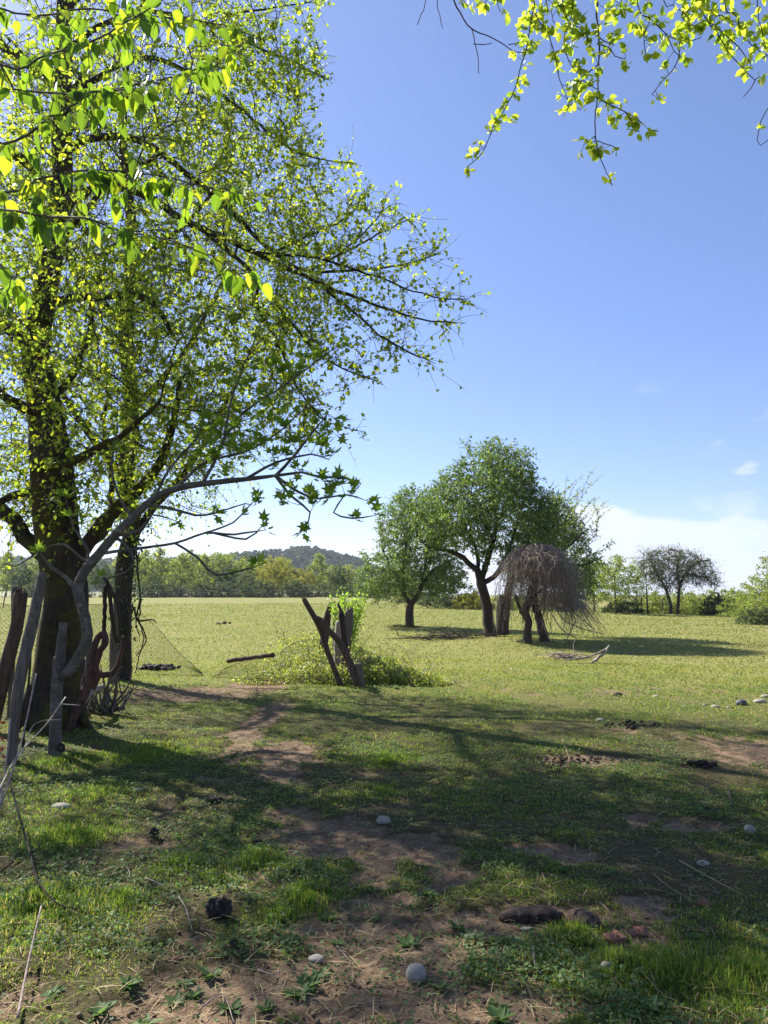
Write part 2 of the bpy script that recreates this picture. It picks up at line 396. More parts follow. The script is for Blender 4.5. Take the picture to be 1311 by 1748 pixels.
M['stone_pale'] = simple('pale stone', (.20, .185, .145), (.34, .315, .26), 20, .8, .3, .3, .004)
M['stone_dark'] = simple('dark stone', (.05, .05, .055), (.12, .12, .13), 20, .6, .3)
M['dung'] = simple('dark dung', (.010, .008, .006), (.040, .030, .020), 30, .75, 1.0, .4, .02)
M['brick'] = simple('broken red clay', (.20, .085, .055), (.33, .16, .11), 18, .9, .7, .2, .01, (.30, .20, .15))
M['wire'] = simple('rusty fence wire', (.05, .045, .035), (.11, .095, .075), 30, .7, .2)
M['petal'] = simple('pale fallen petals', (.42, .40, .30), (.60, .57, .46), 8, .8, .1)

def ground_mat():
    m, nt = mat('soil and grazed turf'); g = NT(nt)
    geo = g.n('ShaderNodeNewGeometry').outputs['Position']
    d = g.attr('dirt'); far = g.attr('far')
    fine = g.noise(geo, 38, 8, .7); med = g.noise(geo, 5.5, 7, .62); big = g.noise(geo, .22, 5, .55)
    soil = g.ramp(g.noise(geo, 9, 9, .68), [(.28, (.080, .052, .033)), (.5, (.180, .122, .076)), (.72, (.30, .212, .138))])
    soil = g.mix(1.0, soil, g.ramp(fine, [(.3, (.62, .62, .62)), (.7, (1.22, 1.22, 1.22))]), 'MULTIPLY')
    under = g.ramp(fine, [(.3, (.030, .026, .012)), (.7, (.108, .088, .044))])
    vo = g.n('ShaderNodeTexVoronoi', ins={'Scale': 26.0}); nt.links.new(geo, vo.inputs['Vector'])
    turf = g.ramp(g.noise(geo, 13, 10, .72), [(.26, (.105, .122, .034)), (.46, (.162, .178, .052)), (.6, (.208, .212, .072)), (.78, (.275, .255, .115))])
    turf = g.mix(g.ramp(big, [(.35, (0, 0, 0)), (.68, (1, 1, 1))]), turf, g.mix(1.0, turf, (1.22, 1.05, 1.15), 'MULTIPLY'))
    turf = g.mix(1.0, turf, g.ramp(g.noise(geo, 1.6, 6, .6), [(.3, (.80, .82, .80)), (.7, (1.12, 1.10, 1.08))]), 'MULTIPLY')
    sp = g.ramp(g.noise(g.n('ShaderNodeMapping', ins={'Vector': geo, 'Scale': (1.6, 3.4, 1)}).outputs[0], 1.5, 9, .68), [(.60, (0, 0, 0)), (.70, (1, 1, 1))])
    turf = g.mix(g.math('MULTIPLY', sp, .55), turf, (.10, .085, .04))
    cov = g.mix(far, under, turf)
    dd = g.math('ADD', d, g.math('MULTIPLY', g.math('SUBTRACT', med, .5), .55))
    dm = g.ramp(dd, [(.38, (0, 0, 0)), (.62, (1, 1, 1))])
    c = g.mix(dm, cov, soil)
    b = g.n('ShaderNodeBsdfPrincipled', ins={'Roughness': .95, 'Specular IOR Level': .1}); nt.links.new(c, b.inputs['Base Color'])
    h = g.math('ADD', g.math('MULTIPLY', fine, .35), g.noise(geo, 14, 6, .7))
    bp = g.n('ShaderNodeBump', ins={'Strength': .75, 'Distance': .03}); nt.links.new(h, bp.inputs['Height']); nt.links.new(bp.outputs[0], b.inputs['Normal'])
    g.out(b.outputs[0]); return m
M['ground'] = ground_mat()
# ------------------------------------------------------------------ tree growing (space colonisation round traced limbs)
class Tree:
    def __init__(s, step, seed=0):
        s.step = step; s.X = []; s.par = []; s.rmin = []; s.rng = np.random.RandomState(seed); s.skel = 0
    def limb(s, pts, r0, r1, wob=0.0, step=None):
        """a traced limb; starts at the nearest existing node"""
        p = smooth_path(pts, step or s.step); k = len(p)
        if wob: p[1:] += np.cumsum(s.rng.normal(0, wob, (k-1, 3)), 0)*np.linspace(0, 1, k-1)[:, None]**.5*0.6+s.rng.normal(0, wob*.6, (k-1, 3))
        r = lerp_r(k, r0, r1) if not isinstance(r0, (list, tuple)) else lerp_r(k, *r0)
        if s.X:
            XX = np.array(s.X); j = int(np.argmin(np.linalg.norm(XX-p[0], axis=1)))
            start = 1 if np.linalg.norm(XX[j]-p[0]) < s.step*2.5 else 0
        else: j = -1; start = 0
        for i in range(start, k):
            s.X.append(p[i]); s.par.append(j); s.rmin.append(r[i]); j = len(s.X)-1
        s.skel = len(s.X)
    def grow(s, A, infl, kill, iters=120, tropism=(0, 0, 0), jit=.25, maxn=14000):
        A = np.asarray(A, float); X = np.array(s.X); n0 = len(X)
        nd = np.full(len(A), 1e9); ni = np.zeros(len(A), int)
        for c in range(0, n0, 400):
            D = np.linalg.norm(A[:, None, :]-X[None, c:c+400, :], axis=2); j = D.argmin(1); dd = D[np.arange(len(A)), j]
            b = dd < nd; nd[b] = dd[b]; ni[b] = j[b]+c
        alive = nd > kill; cnt = {}
        XL = list(X); tro = np.array(tropism, float); infl_now = infl
        for it in range(iters):
            act = alive & (nd < infl_now)
            if act.sum() < 3:
                if infl_now > infl*4 or not alive.any(): break
                infl_now *= 1.5; continue
            idx = np.where(act)[0]; u, inv = np.unique(ni[idx], return_inverse=True)
            Xa = np.array(XL); vec = nrm(A[idx]-Xa[ni[idx]]); sm = np.zeros((len(u), 3)); np.add.at(sm, inv, vec)
            dr = nrm(nrm(sm)+tro+s.rng.normal(0, jit, sm.shape)); new = []
            for q, node in enumerate(u):
                c_ = cnt.get(node, 0)
                if c_ >= 3: alive[idx[inv == q]] = False; continue
                cnt[node] = c_+1; p = XL[node]+dr[q]*s.step; s.par.append(int(node)); s.rmin.append(0); new.append(p)
            if not new: continue
            new = np.array(new); base = len(XL); XL += list(new)
            al = np.where(alive)[0]
            if len(al) == 0: break
            D = np.linalg.norm(A[al][:, None, :]-new[None], axis=2); j = D.argmin(1); dd = D[np.arange(len(al)), j]
            b = dd < nd[al]; nd[al[b]] = dd[b]; ni[al[b]] = base+j[b]
            alive[nd < kill] = False
            if len(XL) > maxn: break
        s.X = XL
    def finish(s, tip=.003, e=2.3, smooth=2, capf=1.25):
        X = np.array(s.X); par = np.array(s.par); n = len(X)
        kids = [[] for _ in range(n)]
        for i in range(n):
            if par[i] >= 0: kids[par[i]].append(i)
        for _ in range(smooth):
            Y = X.copy()
            for i in range(s.skel, n):
                if kids[i] and par[i] >= 0: Y[i] = .5*X[i]+.25*X[par[i]]+.25*np.mean(X[kids[i]], axis=0)
            X = Y
        acc = np.zeros(n); r = np.zeros(n)
        for i in range(n-1, -1, -1):
            if acc[i] == 0: acc[i] = tip**e
            r[i] = acc[i]**(1/e)
            if par[i] >= 0: acc[par[i]] += acc[i]
        rm = np.array(s.rmin); r = np.where(rm > 0, np.maximum(rm, np.minimum(r, rm*capf)), r)
        for i in range(n):
            if par[i] >= 0 and r[i] > r[par[i]]: r[i] = r[par[i]]
        s.Xa = X; s.r = r; s.kids = kids; s.pa = par; return s
    def mesh(s, mb_thick, mb_thin, rough=.10, thr=.03, sides=14, flare=None):
        X, r, kids, par = s.Xa, s.r, s.kids, s.pa; n = len(X)
        starts = [i for i in range(n) if par[i] < 0]; st = [(i, None) for i in starts]; q = 0
        while st:
            i, p = st.pop(); ch = ([p] if p is not None else [])+[i]; j = i
            while kids[j]:
                ks = sorted(kids[j], key=lambda t: -(r[t]+(1e-3 if t == j+1 else 0)))
                for o in ks[1:]: st.append((o, j))
                j = ks[0]; ch.append(j)
            pts = X[ch]; R = r[ch].copy()
            if p is not None: R[0] = min(R[0], R[1]*1.25)
            R[-1] *= .5
            if len(pts) < 2: continue
            mx = R.max(); q += 1
            if mx > thr: tube(mb_thick, pts, R, sides if mx > thr*2 else 9, True, rough, q*7)
            else: tube(mb_thin if mb_thin is not None else mb_thick, pts, R, 6 if mx > .012 else (4 if mx > .006 else 3), False)
    def leaves(s, mb, rmax, k, size, tmpl, faces, spread=.03, droop=.3, out=.6, up=.5, rsel=None, only_tip=False, clump=1, lenjit=(.7, 1.25)):
        X, r, par = s.Xa, s.r, s.pa; rg = s.rng
        sel = np.array([i for i in range(s.skel if s.skel < len(X) else 0, len(X)) if r[i] < rmax and par[i] >= 0]+[i for i in range(s.skel) if 0 < r[i] < rmax and par[i] >= 0])
        if rsel is not None: sel = sel[rsel(X[sel])]
        if len(sel) == 0: return
        cnt = rg.poisson(k, len(sel)); ii = np.repeat(sel, cnt); m = len(ii)
        t = rg.rand(m, 1); C = X[par[ii]]*(1-t)+X[ii]*t
        C = np.repeat(C, clump, axis=0); ii = np.repeat(ii, clump); m = len(ii)
        bd = nrm(X[ii]-X[par[ii]])
        a = nrm(rdir(m)*out+bd*.5+np.array([0, 0, -droop])); C = C+rg.normal(0, spread, (m, 3))
        nn = nrm(rdir(m)*.8+np.array([0, 0, up])); sz = size*rg.uniform(*lenjit, m)
        scatter(mb, C, a, nn, sz, tmpl, faces, rg.rand(m)**1.2, aspect=rg.uniform(.8, 1.2, m))

def twiglets(T, bm, lm, rmax, per, L, r, nleaf, lsize, tmpl, faces, up=.1, droop=.25, jit=.8, spread=.012, rsel=None, seed=1, out=.8, lup=.5):
    rg = np.random.RandomState(seed); X, rr, par = T.Xa, T.r, T.pa
    sel = np.where((rr < rmax) & (par >= 0))[0]
    if rsel is not None: sel = sel[rsel(X[sel])]
    ii = np.repeat(sel, rg.poisson(per, len(sel))); n = len(ii)
    if n == 0: return
    t = rg.rand(n, 1); o = X[par[ii]]*(1-t)+X[ii]*t; bd = nrm(X[ii]-X[par[ii]])
    d = nrm(bd*.7+nrm(rg.normal(size=(n, 3)))*jit+[0, 0, up]); ln = rg.uniform(.4, 1.3, (n, 1))*L; side = nrm(rg.normal(size=(n, 3)))*.12
    K = 5; ts = np.linspace(0, 1, K); Q = np.stack([o+d*ln*q+ln*side*math.sin(q*3)+ln*q*q*np.array([0, 0, -droop]) for q in ts], 1)
    a = nrm(np.cross(d, [.3, .5, .81])); b = np.cross(d, a); th = np.arange(3)*2*pi/3; R = r*np.linspace(1, .45, K)
    V = Q[:, :, None, :]+R[None, :, None, None]*(np.cos(th)[None, None, :, None]*a[:, None, None, :]+np.sin(th)[None, None, :, None]*b[:, None, None, :])
    F = np.array([[k*3+j, k*3+(j+1) % 3, k*3+3+(j+1) % 3, k*3+3+j] for k in range(K-1) for j in range(3)]); bm.add(V.reshape(-1, 3), (F[None]+(np.arange(n)*3*K)[:, None, None]).reshape(-1, 4))
    if nleaf > 0:
        cn = rg.poisson(nleaf, n); jj = np.repeat(np.arange(n), cn); m = len(jj); u = rg.uniform(.1, 1, m)*(K-1); k = np.minimum(u.astype(int), K-2); f = (u-k)[:, None]
        C = Q[jj, k]*(1-f)+Q[jj, k+1]*f+rg.normal(0, spread, (m, 3)); ax = nrm(d[jj]*.5+nrm(rg.normal(size=(m, 3)))*out+[0, 0, -.1]); nn = nrm(nrm(rg.normal(size=(m, 3)))*.8+[0, 0, lup])
        scatter(lm, C, ax, nn, lsize*rg.uniform(.5, 1.25, m), tmpl, faces, rg.rand(m)**1.2, aspect=rg.uniform(.8, 1.2, m))
def sun_ground(X):
    k = X[:, 2]/sun_to[2]; return X[:, 0]-k*sun_to[0], X[:, 1]-k*sun_to[1]
def open_crown(frac_far, frac_near, seed=201, sc=1.35):
    """gaps between the leafy sprays: where the crown is open the sun reaches the ground in patches"""
    def f(X):
        gx, gy = sun_ground(X); n = fbm(gx*sc*1.15, gy*sc*.75, seed, 4)
        fr = frac_near+(frac_far-frac_near)*sstep(7.0, 10.5, gy+.25*gx)
        u = X[:, 0]/np.maximum(X[:, 1], .1); ins = (u > -.52) & (X[:, 2] < 1.55+.80*X[:, 1]); fr = np.where(ins, fr*.75, fr)
        return (n < .74-fr*.52) | (X[:, 0]/np.maximum(X[:, 1], .1) > -.16)
    return f
def poly_pts(poly, n, rng):
    """random photo pixels inside a polygon outline"""
    poly = np.array(poly, float); lo = poly.min(0); hi = poly.max(0); out = []
    while len(out) < n:
        q = rng.uniform(lo, hi, (n*2, 2)); x, y = q[:, 0], q[:, 1]; ins = np.zeros(len(q), bool); j = len(poly)-1
        for i in range(len(poly)):
            xi, yi = poly[i]; xj, yj = poly[j]
            c = ((yi > y) != (yj > y)) & (x < (xj-xi)*(y-yi)/(yj-yi+1e-9)+xi); ins ^= c; j = i
        out += list(q[ins])
    return np.array(out[:n])
def edge_dist(poly, q):
    poly = np.array(poly, float); d = np.full(len(q), 1e9)
    for i in range(len(poly)):
        a = poly[i]; b = poly[(i+1) % len(poly)]; ab = b-a; t = np.clip(((q-a)@ab)/(ab@ab+1e-9), 0, 1); d = np.minimum(d, np.linalg.norm(q-(a+t[:, None]*ab), axis=1))
    return d
def crown_cloud(poly, n, d0, thick, rng, shell=.0, bias=0.0):
    """attractors through a crown volume: outline from the photo at its own distance, rounded in depth"""
    q = poly_pts(poly, n, rng); e = edge_dist(poly, q); prof = np.sqrt(np.clip(e/(e.max()*.8), 0.04, 1))
    dy = rng.uniform(-1, 1, n); 
    if shell: dy = np.sign(dy)*np.abs(dy)**(1-shell)
    return np.array([P(a, b, d0+bias+t*thick*p) for (a, b), t, p in zip(q, dy, prof)])
def PL(d, *pts):
    """polyline of photo pixels at distance d, or (px,py,d) for single points"""
    return [P(p[0], p[1], p[2] if len(p) > 2 else d) for p in pts]
# ------------------------------------------------------------------ ground: one polar sheet reaching the horizon
def build_ground():
    th_f = np.radians(np.arange(-42, 42.01, .26)); th_b = np.radians(np.arange(46, 315, 5.0)); th = np.concatenate([th_f, th_b])
    r = [0.25]
    while r[-1] < 3000: r.append(r[-1]*(1.0075 if 2.2 < r[-1] < 14 else (1.014 if r[-1] < 60 else 1.06)) if r[-1] >= 2.2 else r[-1]*1.06)
    r = np.array(r); Rr, Th = np.meshgrid(r, th, indexing='ij')
    X = Rr*np.sin(Th); Y = Rr*np.cos(Th); Z = gh(X.ravel(), Y.ravel()).reshape(X.shape); nt_ = len(th); nr = len(r)
    V = np.stack([X, Y, Z], -1).reshape(-1, 3); V = np.vstack([V, [0, 0, gz(0, 0.01)]])
    i = np.arange(nr-1)[:, None]*nt_; j = np.arange(nt_)[None, :]; j2 = (j+1) % nt_
    F = np.stack([i+j, i+nt_+j, i+nt_+j2, i+j2], -1).reshape(-1, 4)
    c = len(V)-1; F3 = np.stack([np.full(nt_, c), np.arange(nt_), (np.arange(nt_)+1) % nt_], -1)
    mb = MB(); mb.add(V, [F, F3[:, [0, 1, 2]]], 0.5)
    d = np.hypot(V[:, 0], V[:, 1]); raw = dirt_raw(V[:, 0], V[:, 1]); n = fbm(V[:, 0]*2.6, V[:, 1]*2.6, 41, 5)
    dirt = dirt_mask(V[:, 0], V[:, 1])*.8
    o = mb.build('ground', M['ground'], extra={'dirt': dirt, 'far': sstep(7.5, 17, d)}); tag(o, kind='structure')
build_ground()

# ------------------------------------------------------------------ far hill with its woods
def hill_h(x, y):
    # long shoulder: highest behind the left trees, falling to the right
    u = x/np.maximum(y, 1)
    prof = np.interp(u, [-1.2, -.6, -.42, -.30, -.22, -.10, -.04, .02, .1], [24, 28, 24, 23, 26, 34, 26, 9, -3])
    f = sstep(380, 640, y)*(1-sstep(900, 1400, y)*.6)
    return prof*f*(.93+.14*fbm(x*.012, y*.012, 5))-0.8
def build_hill():
    xs = np.linspace(-1100, 160, 90); ys = np.linspace(380, 1400, 40); X, Y = np.meshgrid(xs, ys, indexing='ij')
    V = np.stack([X, Y, hill_h(X, Y)], -1).reshape(-1, 3); i = np.arange(89)[:, None]*40; j = np.arange(39)[None]
    F = np.stack([i+j, i+40+j, i+41+j, i+j+1], -1).reshape(-1, 4); mb = MB(); mb.add(V, F, .5)
    o = mb.build('hill', simple('hill turf', (.08, .10, .03), (.16, .17, .06), .02)); tag(o, kind='structure')
    rg = np.random.RandomState(5); mb = MB()
    n = 2600; u = rg.uniform(-.62, .03, n); y = rg.uniform(450, 720, n); x = u*y
    keep = fbm(x*.012, y*.012, 77, 3) > .30; x, y = x[keep], y[keep]
    for a, b in zip(x, y):
        h = rg.uniform(4, 8.5); w = rg.uniform(2.2, 4.5) if rg.rand() < .7 else rg.uniform(1.2, 2.2); z0 = float(hill_h(np.array(a), np.array(b)))
        k = 120; p = nrm(rg.normal(size=(k, 3)))*rg.uniform(.75, 1.05, (k, 1)); lump = 1+.25*np.sin(p[:, :1]*5+a)*np.cos(p[:, 2:3]*4+b)
        C = np.array([a, b, z0+h*.55])+p*lump*np.array([w, w, h*.5])
        scatter(mb, C, rdir(k), nrm(p+rg.normal(0, .4, (k, 3))), rg.uniform(1.3, 2.4, k), [(-.5,-.4,0),(.5,-.4,0),(.6,.4,.1),(-.4,.4,0)], [[(0,1,2,3)]], np.full(k, rg.rand()))
    tag(mb.build('hill_woods', M['leaf_hill'], smooth=False), 'dark wooded crowns covering the distant hill on the left', 'woods', kind='stuff')
build_hill()

# ------------------------------------------------------------------ far trees, each one a thing
def make_tree(name, label, cat, base, h, w, kind, seed, group=None, trunk_h=.2, leafs=1700, lean=0, lsize=.22, mleaf=None, twig=True, natt=260, trunk_r=None, sparse=1.0, top_bias=0):
    rg = np.random.RandomState(seed); np.random.seed(seed); b = np.array([base[0], base[1], base[2] if len(base) > 2 else gz(base[0], base[1])])
    root = thing(name, label, cat, b, group)
    T = Tree(h/26., seed); tr = trunk_r or h*.018
    T.limb([b+[0, 0, -.1], b+[lean*.2, 0, h*trunk_h], b+[lean*.6, rg.normal(0, .02)*h, h*.6]], tr, tr*.35, wob=h*.003)
    if kind == 'round': c = nrm(rg.normal(size=(natt, 3)))*rg.rand(natt, 1)**(.38); A = b+[lean, 0, h*(trunk_h*.5+.5)]+c*[w/2, w/2, h*(1-trunk_h)/2]
    elif kind == 'bush': c = nrm(rg.normal(size=(natt, 3)))*rg.rand(natt, 1)**(.4); c[:, 2] = abs(c[:, 2])*1.0-.05; A = b+[lean, 0, h*.05]+c*[w/2, w/2, h*.95]
    elif kind == 'pole':   # upright sapling crown
        t = rg.rand(natt); rad = w/2*np.sin(np.clip(t*.9+.12, 0, 1)*pi)**.6*rg.rand(natt)**.5; th = rg.uniform(0, 2*pi, natt)
        A = b+np.stack([rad*np.cos(th), rad*np.sin(th), h*(trunk_h+(1-trunk_h)*t)], -1)
    elif kind == 'spread':
        t = rg.uniform(0, 1, natt); th = rg.uniform(0, 2*pi, natt); rad = w/2*(.25+.75*t)*rg.rand(natt)**.45
        A = b+np.stack([rad*np.cos(th)+lean*t, rad*np.sin(th)*.8, h*(trunk_h+(1-trunk_h)*np.sqrt(1-(np.clip(rad/(w/2), 0, 1)*.85)**2)*t**.7)], -1)
    lump = 1
    T.grow(A, h*.5, h*.035, iters=60, jit=.2); T.finish(tip=h*.0011, e=2.2)
    bm = MB(); T.mesh(bm, None, rough=.08, thr=tr*.5, sides=8)
    bm.build('trunk', M['bark_old'] if mleaf != 'leaf_far_g' else M['bark_twig'], root)
    if leafs:
        lm = MB(); k = leafs/max(1, (T.r < h*.006).sum())
        T.leaves(lm, h*.006, k, lsize, T_DIA, F_DIA, spread=h*.022*sparse, droop=.05, out=1, up=.4)
        lm.build('crown', M[mleaf or 'leaf_far'], root, smooth=False)
    return root

R_LAB = {}
def far_trees():
    # variants, copied along the far edge of the pasture
    specs = {  # kind, h, w, leafs, mat, trunk_h
        'pale': ('pole', 6.3, 3.4, 2200, 'leaf_far', .12), 'pale2': ('round', 6.0, 5.2, 3200, 'leaf_far', .10), 'dark': ('round', 5.6, 5.0, 3600, 'leaf_far_d', .08),
        'yellow': ('round', 6.0, 6.8, 4200, 'leaf_far_y', .10), 'grey': ('bush', 4.0, 5.2, 2600, 'leaf_far_g', .05), 'bush': ('bush', 2.4, 5.0, 2400, 'leaf_far_d', .05)}
    lab = {'pale': ('slender_tree', 'pale green slender tree in the tree row on the far left edge of the pasture', 'tree'),
           'pale2': ('leafy_tree', 'light green rounded tree in the tree row along the far left pasture edge', 'tree'),
           'dark': ('dark_tree', 'dark green dense tree in the tree row on the far left edge of the pasture', 'tree'),
           'yellow': ('leafy_tree', 'broad bright yellow-green tree in the far tree row below the wooded hill', 'tree'),
           'grey': ('shrub', 'greyish low spreading shrub at the foot of the far left tree row', 'shrub'),
           'bush': ('bush', 'low dark green bush along the far left fence of the pasture', 'bush')}
    protos = {}
    rows = [  # px of base, y distance, variant, scale
        (-30,112,'pale2',1.0),(14,118,'pale',1.05),(40,108,'dark',.8),(62,120,'pale2',.95),(100,112,'pale',1.0),(140,118,'pale2',1.0),(178,110,'dark',.85),(206,118,'pale',1.1),
        (232,113,'pale2',.95),(250,122,'pale',1.15),(272,112,'pale',1.0),(290,119,'pale2',.9),(312,112,'pale',1.02),(330,120,'pale2',1.05),(350,113,'pale',.95),(368,119,'pale2',1.0),
        (388,114,'dark',.75),(396,121,'pale2',1.12),(418,112,'grey',1.0),(440,120,'pale2',1.0),(420,126,'dark',1.15),(470,111,'yellow',.92),(500,118,'dark',.72),(482,123,'pale2',1.0),
        (520,116,'yellow',.7),(545,118,'pale',1.0),(566,124,'pale2',.86),(578,113,'dark',.72),(598,119,'pale2',.8),(615,108,'grey',.9),(640,112,'dark',.7),(530,108,'grey',.55),(672,104,'dark',.8),(705,100,'dark',.85),(556,108,'grey',.6),(640,99,'bush',.9),
        (60,103,'bush',.9),(130,104,'bush',1.0),(200,104,'bush',.9),(262,104,'bush',1.0),(300,105,'bush',.85),(345,105,'bush',.9),(380,105,'bush',1.0),(425,105,'bush',.8),(455,104,'bush',.9),(505,104,'bush',.95),(585,104,'bush',.8)]
    ords = ['first', 'second', 'third', 'fourth', 'fifth', 'sixth', 'seventh', 'eighth', 'ninth', 'tenth', 'eleventh', 'twelfth', 'thirteenth', 'fourteenth']
    desc = {'pale': 'slender pale green tree', 'pale2': 'rounded light green tree', 'dark': 'dense dark green tree', 'yellow': 'yellow-green tree', 'grey': 'greyish low shrub', 'bush': 'low dark bush'}
    for v in desc:
        o_ = sorted([r for r in rows if r[2] == v])
        for k_, r in enumerate(o_): R_LAB[r] = '%s, %s from left of its kind in the far left row' % (desc[v], ords[k_])
    R_LAB[(470,111,'yellow',.92)] = 'broad bright yellow-green tree in the far tree row below the wooded hill'; R_LAB[(520,116,'yellow',.7)] = 'smaller yellow-green tree just right of the broad bright yellow-green one'
    for q, (px, y, v, sc) in enumerate(rows):
        x = (px-655.5)/FPX*y; z = gz(x, y); grp = {'pale': 'slender pale trees of the far tree row', 'pale2': 'rounded light green trees of the far tree row', 'dark': 'dark trees of the far tree row',
            'yellow': 'yellow-green trees of the far tree row', 'grey': 'grey shrubs of the far tree row', 'bush': 'dark bushes of the far tree row'}[v]
        if v not in protos:
            k, h, w, lf, m_, th = specs[v]; nm, lb, ct = lab[v]
            protos[v] = make_tree(nm, R_LAB[(px, y, v, sc)], ct, (x, y, z), h*1.08, w, k, 100+q, grp, th, lf, 0, .27, m_); protos[v].scale = (sc, sc, sc)
        else: dup(protos[v], (x, y, z), q*1.7, (sc*random.uniform(.95, 1.1), sc*random.uniform(.95, 1.1), sc*random.uniform(.92, 1.12)), R_LAB[(px, y, v, sc)])
random.seed(4); far_trees()
# ------------------------------------------------------------------ trees of the right hand field edge (about 50-65 m away)
def right_edge():
    def at(px, y): return ((px-655.5)/FPX*y, y)
    make_tree('leafy_tree', 'light green bushy tree just right of the vine-covered dead tree, at the field edge', 'tree', at(1048, 54), 4.3, 4.2, 'round', 301, None, .15, 5600, 0, .13, 'leaf_far', trunk_r=.09)
    make_tree('leafy_tree', 'second light green bushy tree, partly hidden behind the big orchard crown', 'tree', at(1012, 58), 4.2, 3.4, 'round', 302, None, .12, 4200, 0, .14, 'leaf_far', trunk_r=.08)
    make_tree('slender_tree', 'thin dark-stemmed young tree just left of the twin-trunked bare tree', 'tree', at(1102, 56), 4.0, 2.8, 'round', 303, None, .30, 1100, -.1, .12, 'leaf_far', trunk_r=.08)
    b = at(1150, 55); z = gz(*b); root = thing('bare_tree', 'wide nearly bare tree with two ivy-covered trunks at the far right field edge', 'tree', (b[0], b[1], z))
    rg = np.random.RandomState(8); T = Tree(.16, 8); d = 55
    T.limb(PL(d, (1145,1050), (1144,1030), (1136,1005), (1122,980), (1110,955)), .13, .05, .01)
    T.limb(PL(d, (1156,1050), (1158,1025), (1160,1000), (1172,975), (1190,960), (1212,955)), .13, .04, .01)
    T.limb(PL(d, (1160,1000), (1157,970), (1162,945)), .09, .03, .01); T.limb(PL(d, (1172,980), (1200,985), (1225,1000)), .05, .015, .01)
    A = crown_cloud([(1095,985),(1088,955),(1100,940),(1125,936),(1150,934),(1180,940),(1205,952),(1215,968),(1232,985),(1225,1005),(1200,1000),(1180,1000),(1160,1010),(1140,1010),(1120,1000)], 1100, d, 2.0, rg)
    T.grow(A, 2.0, .17, 90, jit=.3); T.finish(.009, 2.3); tm = MB(); T.mesh(tm, None, .15, .08, 8)
    lm = MB(); twiglets(T, tm, lm, .05, 1.3, 1.0, .009, 1.5, .12, T_DIA, F_DIA, up=.25, spread=.05, seed=9); tm.build('trunk', M['bark_twig'], root)
    T.leaves(lm, .05, 2.4, .12, T_DIA, F_DIA, spread=.12); lm.build('crown', M['leaf_far_g'], root, smooth=False)
    iv = MB(); X = T.Xa[(T.r > .03)]; C = np.repeat(X, 9, axis=0)+rg.normal(0, .13, (len(X)*9, 3)); scatter(iv, C, rdir(len(C)), rdir(len(C)), rg.uniform(.09, .15, len(C)), T_DIA, F_DIA); iv.build('ivy', M['leaf_ivy'], root, smooth=False)
    def bush(px, y, h, w, ml, lab, seed, n=2600, ls=.11, nm='bush', kind='bush'): return make_tree(nm, lab, 'bush', at(px, y), h, w, kind, seed, None, .05, int(n*1.5), 0, ls, ml, trunk_r=.03)
    bush(1205, 57, 1.9, 3.6, 'leaf_far', 'broad green hedge bush behind the dark rounded bush', 331, 3000); bush(1160, 60, 2.0, 4.4, 'leaf_far', 'wide low green hedge bush seen under the twin-trunked bare tree', 332, 3200); bush(1085, 60, 2.2, 4.0, 'leaf_far_g', 'greyish green hedge bush behind the thin young tree', 333, 2800); bush(1245, 56, 2.2, 3.6, 'leaf_far', 'taller green hedge bush left of the mid green one', 334, 2800)
    bush(1222, 54, 1.6, 2.6, 'leaf_far_d', 'dark rounded bush in the hedge right of the twin-trunked bare tree', 311, 3000, .12)
    bush(1180, 56, 1.4, 3.4, 'leaf_far', 'low green hedge bush directly behind the twin-trunked bare tree', 312)
    bush(1118, 57, 1.7, 3.4, 'leaf_far', 'low pale hedge bush behind the thin young tree', 313)
    bush(1262, 50, 2.1, 3.4, 'leaf_far', 'mid green hedge bush right of the dark rounded bush', 314)
    bush(1236, 53, 1.4, 1.6, 'leaf_far_g', 'greyish twiggy hedge bush between the dark rounded bush and the green one', 319, 1600)
    bush(1296, 44, 3.0, 3.6, 'leaf_far', 'tall leafy hedge bush at the right edge of the photo', 315, 3600)
    bush(1335, 40, 4.1, 4.2, 'leaf_far', 'tallest hedge shrub with upright shoots, cut by the right edge of the photo', 316, 4200, .11)
    bush(1290, 39, 1.0, 2.2, 'leaf_far_g', 'low straggly bush in front of the tall hedge at the right edge', 317, 2000)
    bush(1060, 56, 1.0, 3.4, 'leaf_far_d', 'dark undergrowth beneath the light green bushy trees at the field edge', 318, 2400, .12)
    bush(760, 62, 4.0, 5.5, 'leaf_far_d', 'dark green thicket seen between the small orchard tree and the big one', 320, 4600, .16)
    bush(700, 75, 3.0, 6.5, 'leaf_far_g', 'greyish thicket behind the small orchard tree', 321, 3400, .18)
    bush(805, 60, 1.6, 3.5, 'leaf_far_y', 'low yellow-green bush seen past the trunk of the big orchard tree', 322, 1800, .15)
    bush(870, 60, 1.4, 3.8, 'leaf_far', 'low green bush behind the orchard trunks', 323, 1800, .15); bush(950, 58, 1.6, 4.2, 'leaf_far_d', 'low dark bush behind the vine-covered dead tree', 324, 2200, .15)
right_edge()

